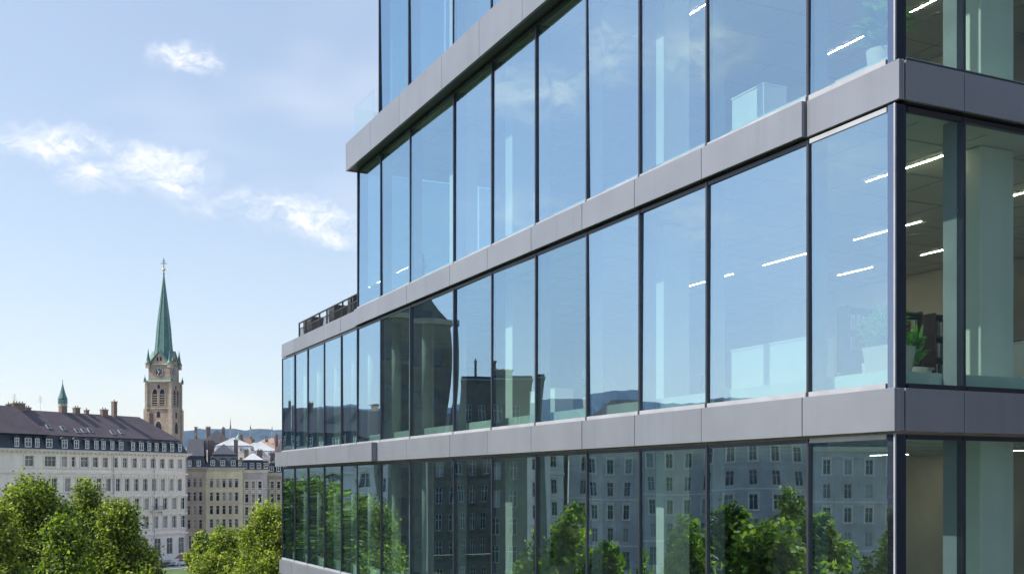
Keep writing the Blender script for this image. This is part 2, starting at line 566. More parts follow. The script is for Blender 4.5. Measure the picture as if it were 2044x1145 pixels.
def glazed_row(z0, z1, ys, xs, end_y, ceil_z, full=True):
    """one glazed storey: panes, mullions with deep inner fins, sill and head frames, corner post"""
    for i in range(len(ys) - 1):
        pane_a(ys[i] + .012, ys[i + 1] - .012, z0 + .07, z1 - .06)
        MB().box(GX - .035, GX + .06, ys[i] + .03, ys[i + 1] - .03, z0, z0 + .07).build('sill_frame', M['fin'], OFF)  # sunlit look painted in: lighter grey than the shaded side's sills
        MB().box(GX - .02, GX + .05, ys[i] + .03, ys[i + 1] - .03, z1 - .06, z1).build('head_frame', M['fin'] if i == 0 else M['frame'], OFF)  # first bay's head frame coloured lighter to look lit
    for i, y in enumerate(ys):
        if i == 0: continue
        e = -.0 if i < len(ys) - 1 else -.04
        MB().box(GX - .03, GX + .075, y - .02 + e, y + .02 + e, z0, z1).build('mullion', M['frame'], OFF)
        MB().box(GX + .078, GX + .30, y - .02 + e, y + .02 + e, z0 + .01, z1 - .01).build('inner_fin', M['fin'], OFF)
    for i in range(len(xs) - 1):
        pane_b(xs[i] + .012, xs[i + 1] - .012, z0 + .07, z1 - .06)
        MB().box(xs[i] + .03, xs[i + 1] - .03, GX - .035, GX + .06, z0, z0 + .07).build('sill_frame', M['frame'], OFF)  # darker sill colour as the shaded copy
        MB().box(xs[i] + .03, xs[i + 1] - .03, GX - .02, GX + .05, z1 - .06, z1).build('head_frame', M['frame'], OFF)
    for i, x in enumerate(xs):
        if i == 0: continue
        MB().box(x - .02, x + .02, GX - .03, GX + .075, z0, z1).build('mullion', M['frame'], OFF)
        MB().box(x - .02, x + .02, GX + .078, GX + .30, z0 + .01, z1 - .01).build('inner_fin', M['fin'], OFF)
    p = MB()
    p.box(GX - .04, .26, GX - .04, .20, z0, z1)
    p.build('corner_post', M['corner_glass'], OFF)
    MB().box(GX - .052, GX - .03, GX - .052, GX - .03, z0, z1).build('corner_trim', M['fin'], OFF)


def band(z0, z1, ys, xs, faces, depth=.14):
    """metal cladding of one floor edge. faces: face offset (local x) for each bay of the sunlit side"""
    gap = .007
    PM = [M['panel'], M['panel'], M['panel_b'], M['panel_c']]
    for i in range(len(ys) - 1):
        fx = faces[i] + rng.uniform(-.003, .003)
        MB().box(fx, fx + .05, ys[i] + gap, ys[i + 1] - gap, z0, z1).build('facade_panel', rng.choice(PM), OFF, bevel=.004)
        if i and abs(faces[i] - faces[i - 1]) > .03:
            lo, hi = sorted((faces[i], faces[i - 1]))
            yy = ys[i]
            if faces[i] < faces[i - 1]:
                MB().box(lo + .052, hi + .06, yy + gap, yy + gap + .03, z0, z1).build('panel_return', M['panel'], OFF)
    # carrier behind the panels, seen only in the joints
    MB().box(max(faces) + .055, GX + .2, ys[0] + .02, ys[-1] - .02, z0 + .035, z1 - .035).build('panel_carrier', M['panel_edge'], OFF)
    # shaded facade: narrow corner return, then one panel for each bay
    cuts = [.05 + faces[0], .165] + [x - .10 if k == 1 else x for k, x in enumerate(xs) if k >= 1]
    for i in range(len(cuts) - 1):
        g2 = .014 if i == 1 else gap
        MB().box(cuts[i] + (0.002 if i == 0 else g2), cuts[i + 1] - (.012 if i == 0 else gap), .0, .05, z0, z1).build('facade_panel', M['panel'], OFF, bevel=.004)
    MB().box(.06 + faces[0], xs[-1], .055, GX + .2, z0 + .035, z1 - .035).build('panel_carrier', M['panel_edge'], OFF)


def floor_plate(z0, z1, y1, x1=BW_):
    MB().box(GX + .21, x1, GX + .21, y1 - .1, z0 + .02, z1 - .02).build('floor_slab', M['floor_in'], OFF)
    cl_ = MB().box(GX + .10, x1, GX + .10, y1 - .1, z0 - .02, z0 + .015).build('ceiling', M['ceiling'], OFF)
    gr = MB()
    q = .9
    while q < x1 - .3:
        gr.box(q - .012, q + .012, .5, y1 - .5, z0 - .026, z0 - .021)
        q += 1.2
    q = 1.1
    while q < y1 - .6:
        gr.box(.5, x1 - .3, q - .012, q + .012, z0 - .032, z0 - .0265)
        q += 1.2
    tag(gr.build('ceiling_grid', M['grid'], cl_), kind='stuff')


ysA = [0.0] + YM[1:]
n = len(ysA) - 1
# band faces: bay by bay
f1 = [.075] + [0.0] * 9 + [.085] * (n - 10)
f2 = [0.0] * 9 + [-.18] * 1 + [-.18] * (n - 10)
f2 = [0.0] * 9 + [-.16] * (n - 9)
band(B1[0], B1[1], ysA, XM, f1)
band(B2[0], B2[1], ysA, XM, f2)
band(B3[0], B3[1], ysA, XM, [0.0] * n)
band(B4[0], B4[1], ysA, XM, [0.0] * n)
# projecting slab edges over the third storey and on top
for (z0, z1), ye in ((S2, 21.55), (S3, 21.55)):
    ys = [0.0] + [y for y in YM[1:] if y < ye - .5] + [ye]
    for i in range(len(ys) - 1):
        MB().box(-.20, -.14, ys[i] + .007, ys[i + 1] - .007, z0, z1).build('facade_panel', M['panel'], OFF, bevel=.004)
    MB().box(-.138, 1.2, ye - .05, ye, z0, z1).build('facade_panel', M['panel'], OFF, bevel=.004)
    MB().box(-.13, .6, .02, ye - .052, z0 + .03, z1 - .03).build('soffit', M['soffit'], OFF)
    xs = [-.20] + XM[1:]
    for i in range(len(xs) - 1):
        MB().box(xs[i] + .007, xs[i + 1] - .007, -.2, -.14, z0, z1).build('facade_panel', M['panel'], OFF, bevel=.004)
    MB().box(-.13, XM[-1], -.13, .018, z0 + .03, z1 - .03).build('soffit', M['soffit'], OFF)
# glazed storeys, lowest first
glazed_row(B4[1], B3[0] - .03, YM, XM, 30.41, B3[0])
glazed_row(B3[1], B2[0] - .03, YM, XM, 30.41, B2[0])
glazed_row(B2[1], B1[0] - .03, YM, XM, 30.41, B1[0])
YM3 = YM[:11]
glazed_row(B1[1], S2[0] - .0, YM3[:-1] + [21.4], XM, 21.4, S2[0])
YM4 = [.21, 1.67, 3.97, 5.89, 7.69, 9.76, 11.9, 14.05, 17.05, 19.45]
glazed_row(S2[1], S3[0], YM4, XM, 19.45, S3[0])
# lower two storeys down to the pavement
MB().box(.3, BW_, .3, 30.3, 0, B4[0] - .05).build('plinth_wall', M['core'], OFF)
for (z0, z1) in ((.3, 3.9), (4.4, 8.06)):
    for i in range(len(YM) - 1):
        pane_a(YM[i] + .02, YM[i + 1] - .02, z0, z1, name='window_pane')
    for i in range(len(XM) - 1):
        pane_b(XM[i] + .02, XM[i + 1] - .02, z0, z1)
# end panes of the upper storeys (away from the street corner)
for z0, z1, ye in ((B1[1], S2[0], 21.4), (S2[1], S3[0], 19.45)):
    for k in range(3):
        MB().box(.2 + k * 1.9, .2 + (k + 1) * 1.9 - .05, ye - .03, ye - .006, z0, z1).build('window_pane', M['glass'], OFF)
    MB().box(5.9, BW_, ye - .12, ye - .02, z0, z1).build('end_wall', M['core'], OFF)
for z0, z1 in ((B4[1], B3[0]), (B3[1], B2[0]), (B2[1], B1[0])):
    MB().box(.45, BW_, 30.30, 30.38, z0, z1).build('end_wall', M['panel'], OFF)
# floor plates, ceilings, back walls, cores
for (z0, z1), ye in ((B4, 30.4), (B3, 30.4), (B2, 30.4), (B1, 30.4), (S2, 21.4), (S3, 19.4)):
    floor_plate(z0, z1, ye)
MB().box(BW_ + .01, BW_ + .25, 0.02, 30.4, 0, B1[1]).build('back_wall', M['core'], OFF)
MB().box(BW_ + .01, BW_ + .25, 0.02, 21.4, B1[1] + .01, S3[1]).build('back_wall', M['core'], OFF)
MB().box(.1, BW_, 21.6, 30.3, B1[1] - .05, B1[1] - .012).build('terrace_deck', M['paving'], OFF)
MB().box(-.1, BW_, .1, 21.4, S3[1] - .05, S3[1] + .02).build('roof', M['paving'], OFF)
for z0, z1, ye in ((B4[1], B3[0], 29), (B3[1], B2[0], 29), (B2[1], B1[0], 29), (B1[1], S2[0], 18.5), (S2[1], S3[0], 17)):
    MB().box(8.6, 12.4, 6.0, 13.0, z0 - .01, z1 - .03).build('core_wall', M['core'], OFF)
    MB().box(7.6, 11.6, 19.2, ye - 3 if ye > 24 else 19.25, z0 - .01, z1 - .03).build('core_wall', M['core'], OFF) if ye > 24 else None
    # upstand casing below the panes, one run behind each facade
    zf = z0 - .02
    MB().box(GX + .32, GX + .52, .45, (30.2 if ye > 24 else ye), zf, zf + .30).build('upstand', M['upstand'], OFF)
    MB().box(.45 + GX, 13.4, GX + .32, GX + .52, zf, zf + .28).build('upstand', M['upstand'], OFF)
    # round-edged square columns
    for y in (6.8, 13.0, 19.2 if ye > 19 else 16.2, 25.4):
        if y > ye: continue
        MB().box(1.0, 1.55, y - .28, y + .28, z0 - .015, z1 - .025).build('column', M['column'], OFF, bevel=.02)
    for x in (2.7, 8.0):
        MB().box(x - .32, x + .32, .85, 1.45, z0 - .015, z1 - .025).build('column', M['column'], OFF, bevel=.02)
# slim round columns close behind the narrow far panes
for z0, z1 in ((B3[1], B2[0]), (B2[1], B1[0])):
    for y in (22.3, 24.1, 26.0, 27.9, 29.6, 20.3, 17.9):
        MB().lathe([(.20, z0 - .015), (.20, z1 - .025)], 14, (.86, y)).build('column', M['column'], OFF, smooth=True)
# roof terrace railing over the far bays
rl = inst('railing', MB().box(.62, .68, 21.9, 30.05, B1[1] + .75, B1[1] + .785).mesh('railing', M['railing']), OFF)
MB().box(.63, .67, 21.9, 30.05, B1[1] + .10, B1[1] + .13).build('rail', M['railing'], rl)
MB().box(.635, .665, 21.9, 30.05, B1[1] + .55, B1[1] + .575).build('rail', M['railing'], rl)
for k in range(10):
    y = 21.95 + k * .9
    MB().box(.625, .675, y - .02, y + .02, B1[1] - .02, B1[1] + .749).build('post', M['railing'], rl)
bars = MB()
for k in range(80):
    y = 22.0 + k * .1
    bars.box(.644, .656, y - .006, y + .006, B1[1] + .12, B1[1] + .56)
tag(bars.build('baluster', M['railing'], rl), kind='stuff')
for k, (y0, y1) in enumerate(((21.75, 22.9), (23.9, 24.5), (26.0, 26.7), (28.9, 29.95))):
    p = empty('planter_box', (0, 0, 0))
    p.parent = None
    base = Matrix.Translation((*CORNER, 0)) @ Matrix.Rotation(PHI, 4, 'Z') @ Vector((1.0, (y0 + y1) / 2, B1[1]))
    p.location = base
    p.rotation_euler.z = PHI
    L = (y1 - y0) / 2
    MB().frustum((-.2, .2, -L + .03, L - .03), -.01, (-.24, .24, -L, L), .86).build('box', M['planter'], p)
    MB().box(-.2, .2, -L + .04, L - .04, .865, .88).build('soil', M['soil'], p)
    tag(p, ['dark planter box on the roof terrace against the taller storey', 'dark planter box on the roof terrace, second from the taller storey',
            'dark planter box on the roof terrace, third from the taller storey', 'dark planter box at the outer end of the roof terrace'][k],
        'planter', 'planters along the roof terrace railing')
# frameless glass balustrade on the slab ledge
MB().box(.0, .02, 19.6, 21.4, S2[1] + .02, S2[1] + 1.0).build('balustrade_pane', M['glass_rail'], OFF)
MB().box(.02, 1.6, 21.38, 21.4, S2[1] + .02, S2[1] + 1.0).build('balustrade_pane', M['glass_rail'], OFF)


def off_pt(x, y, z):
    return Matrix.Translation((*CORNER, 0)) @ Matrix.Rotation(PHI, 4, 'Z') @ Vector((x, y, z))


# one added lamp for a column, and ceiling strip lights (lit in the photograph)
FLN = {0: 'lowest', 1: 'second lowest', 2: 'middle', 3: 'upper', 4: 'top'}
strip_mesh = {}


ORD = ['first', 'second', 'third', 'fourth', 'fifth', 'sixth', 'seventh', 'eighth', 'ninth', 'tenth']


def strip_light(x, y, z, L, fl, lab):
    if L not in strip_mesh:
        strip_mesh[L] = (MB().box(-.016, .016, -L / 2, L / 2, -.006, .0).mesh('housing', M['white_paint']),
                         MB().box(-.009, .009, -L / 2 + .02, L / 2 - .02, -.010, -.0065).mesh('diffuser', M['strip']))
    t = empty('strip_light', off_pt(x, y, z), PHI)
    inst('housing', strip_mesh[L][0], t)
    inst('diffuser', strip_mesh[L][1], t)
    tag(t, lab, 'strip lamp', 'strip lamps of the %s glazed storey' % fl)


for zc, ye, fl in ((B2[0] - .02, 9, 'lowest'), (B1[0] - .02, 10, 'middle'), (S2[0] - .02, 8, 'upper')):
    for xi, x in enumerate({'lowest': (7.2,), 'middle': (2.3, 5.0, 7.2), 'upper': (2.6, 6.4)}[fl]):
        y = 1.3 + .5 * xi
        while y < (2 if xi == 0 and fl == 'middle' else ye):  # middle storey: single first-row lamp added to light the nearby column
            strip_light(x, y + .8, zc, 1.7 if (xi + int(y)) % 3 else 1.1, fl,
                        'strip lamp in the %s ceiling, %s row behind the panes, %s from the corner' % (fl + ' storey', ORD[xi], ORD[int(round((y - 1.3 - .5 * xi) / 2.7))]))
            y += 2.7

# potted plants behind the panes
def plant(x, y, z, pot_r, pot_h, lf, hgt, spread, label, sd, square=False):
    r = random.Random(sd)
    p = empty('potted_plant', off_pt(x, y, z), PHI)
    n = 4 if square else 18
    k = 1.25 if square else 1
    MB().lathe([(pot_r * .68 * k, 0), (pot_r * k, pot_h), (pot_r * .92 * k, pot_h), (pot_r * .9 * k, pot_h - .05)], n, rot=R(45) if square else 0).build('pot', M['pot'], p, smooth=not square)
    MB().lathe([(pot_r * .88 * k, pot_h - .06), (pot_r * .8 * k, pot_h - .03)], n, rot=R(45) if square else 0).build('soil', M['soil'], p)
    V, F, T = [], [], []
    for i in range(lf):
        a = r.uniform(0, 2 * math.pi)
        lean = r.uniform(.15, 1.0)
        h0 = pot_h + r.uniform(0, hgt * .55)
        L = r.uniform(.5, 1.0) * hgt * .62
        wd = L * r.uniform(.10, .17)
        tn = r.random()
        ax = Vector((math.cos(a), math.sin(a), 0))
        sd_ = Vector((-math.sin(a), math.cos(a), 0))
        base = Vector((r.uniform(-1, 1) * pot_r * .45, r.uniform(-1, 1) * pot_r * .45, h0))
        pts = []
        for q in range(5):
            s = q / 4
            c = base + ax * (lean * spread * s) + Vector((0, 0, L * (s - .75 * lean * s * s)))
            ww = wd * math.sin(math.pi * (.12 + .86 * s))
            pts.append((c - sd_ * ww, c + sd_ * ww))
        b = len(V)
        for l, rr in pts:
            V += [tuple(l), tuple(rr)]
            T += [tn, tn]
        for q in range(4):
            F.append((b + 2 * q, b + 2 * q + 1, b + 2 * q + 3, b + 2 * q + 2))
    me = bpy.data.meshes.new('foliage')
    me.from_pydata(V, [], F)
    at_ = me.attributes.new('tint', 'FLOAT', 'POINT')
    at_.data.foreach_set('value', T)
    me.materials.append(M['plant_leaf'])
    inst('foliage', me, p)
    st_ = MB()
    for i in range(5):
        a = i * 1.26
        st_.tube([(.02 * math.cos(a), .02 * math.sin(a), pot_h - .05), (.1 * math.cos(a), .1 * math.sin(a), pot_h + hgt * .6)], [.012, .007], 5)
    st_.build('stem', M['bark'], p)
    tag(p, label, 'plant', 'potted plants behind the panes')


plant(.88, 1.0, B2[1] - .02, .27, .66, 240, .55, .34, 'bushy plant in a square stone pot at the glass corner of the middle storey', 1, True)
plant(1.75, 2.15, B2[1] - .02, .20, .60, 150, .85, .38, 'tall pale plant behind the square pot in the middle storey corner', 2)
plant(.85, 1.10, B1[1] - .02, .20, .62, 190, .75, .42, 'leafy arching plant at the glass corner of the upper storey', 3)
plant(2.0, 1.75, B2[1] - .02, .24, .5, 130, .6, .3, 'dark green plant behind the narrow pane of the shaded facade', 4)
plant(3.7, 2.2, B1[1] - .02, .2, .55, 90, .6, .3, 'small plant behind the shaded facade of the upper storey', 5)
plant(1.0, 18.7, B1[1] - .02, .2, .6, 120, .8, .4, 'plant behind the far panes of the upper storey', 6)
plant(1.3, 9.6, B2[1] - .02, .2, .6, 120, .7, .4, 'plant near the second column of the middle storey', 7)

# desks, chairs, screens, cabinets inside
desk_m = {'top': MB().box(-.8, .8, -.4, .4, .70, .74).mesh('table_top', M['desk']), 'leg': MB().box(-.03, .03, -.36, .36, 0, .70).mesh('leg', M['white_paint'])}
scr_m = {'panel': MB().box(-.3, .3, -.02, .02, .14, .50).mesh('screen_panel', M['dark_plastic']),
         'foot': MB().box(-.03, .03, -.01, .02, .01, .16).box(-.12, .12, -.08, .08, 0, .012).mesh('foot', M['dark_plastic'])}
chair_m = {'seat': MB().frustum((-.22, .22, -.22, .22), .42, (-.25, .25, -.25, .25), .50).mesh('seat', M['dark_plastic']),
           'back': MB().frustum((-.2, .2, .2, .25), .55, (-.24, .24, .28, .33), 1.05).mesh('backrest', M['dark_plastic']),
           'base': MB().lathe([(.03, .06), (.03, .42)], 8).box(-.28, .28, -.025, .025, .03, .07).box(-.025, .025, -.28, .28, .03, .07).mesh('base', M['dark_plastic'])}
k = 0
for zf, fl in ((B3[1] - .02, 'lowest'), (B2[1] - .02, 'middle'), (B1[1] - .02, 'upper')):
    for (x, y, rz, wh) in ((3.6, 4.0, 0, 'nearest the glass corner'), (3.6, 8.6, 0, 'past the first column'), (3.9, 11.2, 0, 'before the second column'), (5.6, 3.2, .1, 'deep behind the corner'), (3.4, 15.6, 0, 'past the second column')):
        if fl == 'upper' and y > 14: continue
        d = empty('desk', off_pt(x, y, zf), PHI + R(90) + rz)
        inst('table_top', desk_m['top'], d)
        for s in (-.74, .74): inst('leg', desk_m['leg'], d, (s, 0, 0))
        tag(d, 'pale office desk %s in the %s storey' % (wh, fl), 'desk', 'desks of the %s glazed storey' % fl)
        s_ = empty('computer_screen', off_pt(x, y, zf + .741), PHI + R(90) + rz)
        inst('screen_panel', scr_m['panel'], s_); inst('foot', scr_m['foot'], s_)
        tag(s_, 'dark computer screen on the desk %s in the %s storey' % (wh, fl), 'screen', 'screens of the %s glazed storey' % fl)
        c_ = empty('office_chair', off_pt(x - .75, y, zf), PHI - R(90) + rz + .3)
        for kk, nm in (('seat', 'seat'), ('back', 'backrest'), ('base', 'base')): inst(nm, chair_m[kk], c_)
        tag(c_, 'dark office chair at the desk %s in the %s storey' % (wh, fl), 'chair', 'chairs of the %s glazed storey' % fl)
for (x, y, z, L, h, lab) in ((1.25, 3.65, B2[1] - .02, 1.9, 1.02, 'long white counter behind the panes of the middle storey'),
                             (1.15, 4.05, B1[1] - .02, .8, 1.05, 'white cabinet behind the panes of the upper storey'),
                             (1.3, 11.4, B2[1] - .02, 1.2, .9, 'white cabinet near the second column of the middle storey'),
                             (4.4, 1.9, B2[1] - .02, 1.4, 1.0, 'white cabinet behind the shaded facade of the middle storey')):
    c_ = empty('cabinet', off_pt(x, y, z), PHI + R(90))
    MB().box(-L / 2, L / 2, -.22, .22, .06, h - .03).build('body', M['white_paint'], c_, bevel=.006)
    MB().box(-L / 2 - .01, L / 2 + .01, -.23, .23, h - .027, h).build('top', M['white_paint'], c_)
    MB().box(-L / 2 + .04, L / 2 - .04, -.18, .18, 0, .058).build('plinth', M['dark_plastic'], c_)
    tag(c_, lab, 'cabinet')

M['walnut'] = surf('walnut_veneer', (.085, .055, .038), .55, var=.25, scale=3)
BOOK = [surf('book_cover', c, .7) for c in ((.30, .08, .05), (.55, .50, .40), (.08, .14, .22), (.20, .24, .14), (.62, .60, .56))]
book_m = [MB().box(-.02, .02, 0, .2, 0, .27).mesh('book', b_) for b_ in BOOK]
rs = random.Random(9)
for x, y, z, lab in ((5.2, 5.5, B2[1] - .02, 'walnut shelf of books deep behind the corner of the middle storey'), (7.3, 5.5, B2[1] - .02, 'walnut shelf of books against the core of the middle storey')):
    sh_ = empty('bookshelf', off_pt(x, y, z), PHI)
    MB().box(-.9, -.86, 0, .32, 0, 2.1).build('side_panel', M['walnut'], sh_)
    MB().box(.86, .9, 0, .32, 0, 2.1).build('side_panel', M['walnut'], sh_)
    MB().box(-.859, .859, .29, .32, 0, 2.1).build('back_panel', M['walnut'], sh_)
    for q in range(6):
        MB().box(-.859, .859, .0, .289, .04 + q * .4, .07 + q * .4).build('shelf', M['walnut'], sh_)
        xx = -.8
        while q < 5 and xx < .8:
            if rs.random() < .72: inst('book', rs.choice(book_m), sh_, (xx, .04, .071 + q * .4))
            xx += .055 if rs.random() < .85 else .25
    tag(sh_, lab, 'bookshelf')

# ------------------------------------------------------------------ old town houses
def wall_mesh(L, H, openings, depth=.28):
    """front wall in the xz plane (facing -y) with real openings and reveals"""
    xs = sorted({0.0, L, *[o[0] for o in openings], *[o[1] for o in openings]})
    zs = sorted({0.0, H, *[o[2] for o in openings], *[o[3] for o in openings]})
    m = MB()
    op = np.zeros((len(xs) - 1, len(zs) - 1), bool)
    xi = {x: i for i, x in enumerate(xs)}
    zi = {z: i for i, z in enumerate(zs)}
    for x0, x1, z0, z1 in openings:
        op[xi[x0]:xi[x1], zi[z0]:zi[z1]] = True
    for j in range(len(zs) - 1):
        i = 0
        while i < len(xs) - 1:
            if op[i, j]:
                i += 1
                continue
            k = i
            while k < len(xs) - 1 and not op[k, j]: k += 1
            m.poly([(xs[i], 0, zs[j]), (xs[k], 0, zs[j]), (xs[k], 0, zs[j + 1]), (xs[i], 0, zs[j + 1])])
            i = k
    for x0, x1, z0, z1 in openings:
        m.poly([(x0, 0, z0), (x0, 0, z1), (x0, depth, z1), (x0, depth, z0)])
        m.poly([(x1, 0, z0), (x1, depth, z0), (x1, depth, z1), (x1, 0, z1)])
        m.poly([(x0, 0, z1), (x1, 0, z1), (x1, depth, z1), (x0, depth, z1)])
        m.poly([(x0, 0, z0), (x0, depth, z0), (x1, depth, z0), (x1, 0, z0)])
    return m


_win = {}


def window_meshes(wd, h, sash, trim, hood):
    key = (round(wd, 2), round(h, 2), sash.name, trim.name, hood)
    if key in _win: return _win[key]
    f = MB()
    t = .07
    a, b = wd / 2, h
    f.box(-a, -a + t, .15, .21, 0, b).box(a - t, a, .15, .21, 0, b).box(-a + t, a - t, .15, .21, 0, t).box(-a + t, a - t, .15, .21, b - t, b)
    nm = max(1, round(wd / .75)) - 1 if wd > 1.0 else 0
    nm = max(nm, 1) if wd > .85 else 0
    for q in range(nm):
        x = -a + wd * (q + 1) / (nm + 1)
        f.box(x - .045, x + .045, .145, .205, t, b - t)
    f.box(-a + t, a - t, .148, .2, b * .66 - .035, b * .66 + .035)
    pn = MB().box(-a + .02, a - .02, .215, .235, .02, b - .02)
    s = MB()
    s.box(-a - .22, -a, -.11, .04, -.12, b + .18).box(a, a + .22, -.11, .04, -.12, b + .18).box(-a, a, -.11, .04, b, b + .18)
    s.box(-a - .3, a + .3, -.24, .05, -.24, -.121)
    if hood == 1:
        s.box(-a - .34, a + .34, -.36, .03, b + .30, b + .42)
        s.box(-a - .2, a + .2, -.16, .02, b + .181, b + .30)
    elif hood == 2:
        s.box(-a - .34, a + .34, -.36, .03, b + .30, b + .40)
        s.prism([(-a - .36, b + .401), (a + .36, b + .401), (0, b + .80)], -.34, .02)
    _win[key] = (f.mesh('window', sash), [pn.mesh('pane', M[k_]) for k_ in ('window_pane', 'window_pane', 'window_pane', 'pane_grey', 'pane_light')], s.mesh('surround', trim))
    return _win[key]


_dorm = {}


def dormer_meshes(wd, h, back, roofmat, arch):
    key = (wd, h, back, roofmat.name, arch)
    if key in _dorm: return _dorm[key]
    a = wd / 2 + .12
    d = MB()
    d.box(-a, -a + .1, .02, back, 0, h).box(a - .1, a, .02, back, 0, h)
    if arch:
        pr = [(-a - .1, h)] + [(-(a + .1) * math.cos(q * math.pi / 8), h + .08 + .42 * math.sin(q * math.pi / 8)) for q in range(9)] + [(a + .1, h)]
        d.prism(pr, -.1, back)
    else:
        d.prism([(-a - .12, h), (a + .12, h), (a + .12, h + .08), (0, h + .36), (-a - .12, h + .08)], -.12, back)
    f = MB()
    t = .1
    f.box(-a + .1, -a + .1 + t, -.04, .08, 0, h - .01).box(a - .1 - t, a - .1, -.04, .08, 0, h - .01)
    f.box(-a + .1 + t, a - .1 - t, -.04, .08, 0, t * 1.4).box(-a + .1 + t, a - .1 - t, -.04, .08, h - t, h - .01)
    f.box(-.04, .04, -.02, .06, t * 1.4, h - t).box(-a + .1 + t, a - .1 - t, -.015, .055, h * .6, h * .6 + .06)
    p = MB().box(-a + .12, a - .12, .07, .09, .02, h - .02)
    _dorm[key] = (d.mesh('dormer', roofmat), f.mesh('window_frame', M['white_paint']), p.mesh('pane', M['window_pane']))
    return _dorm[key]


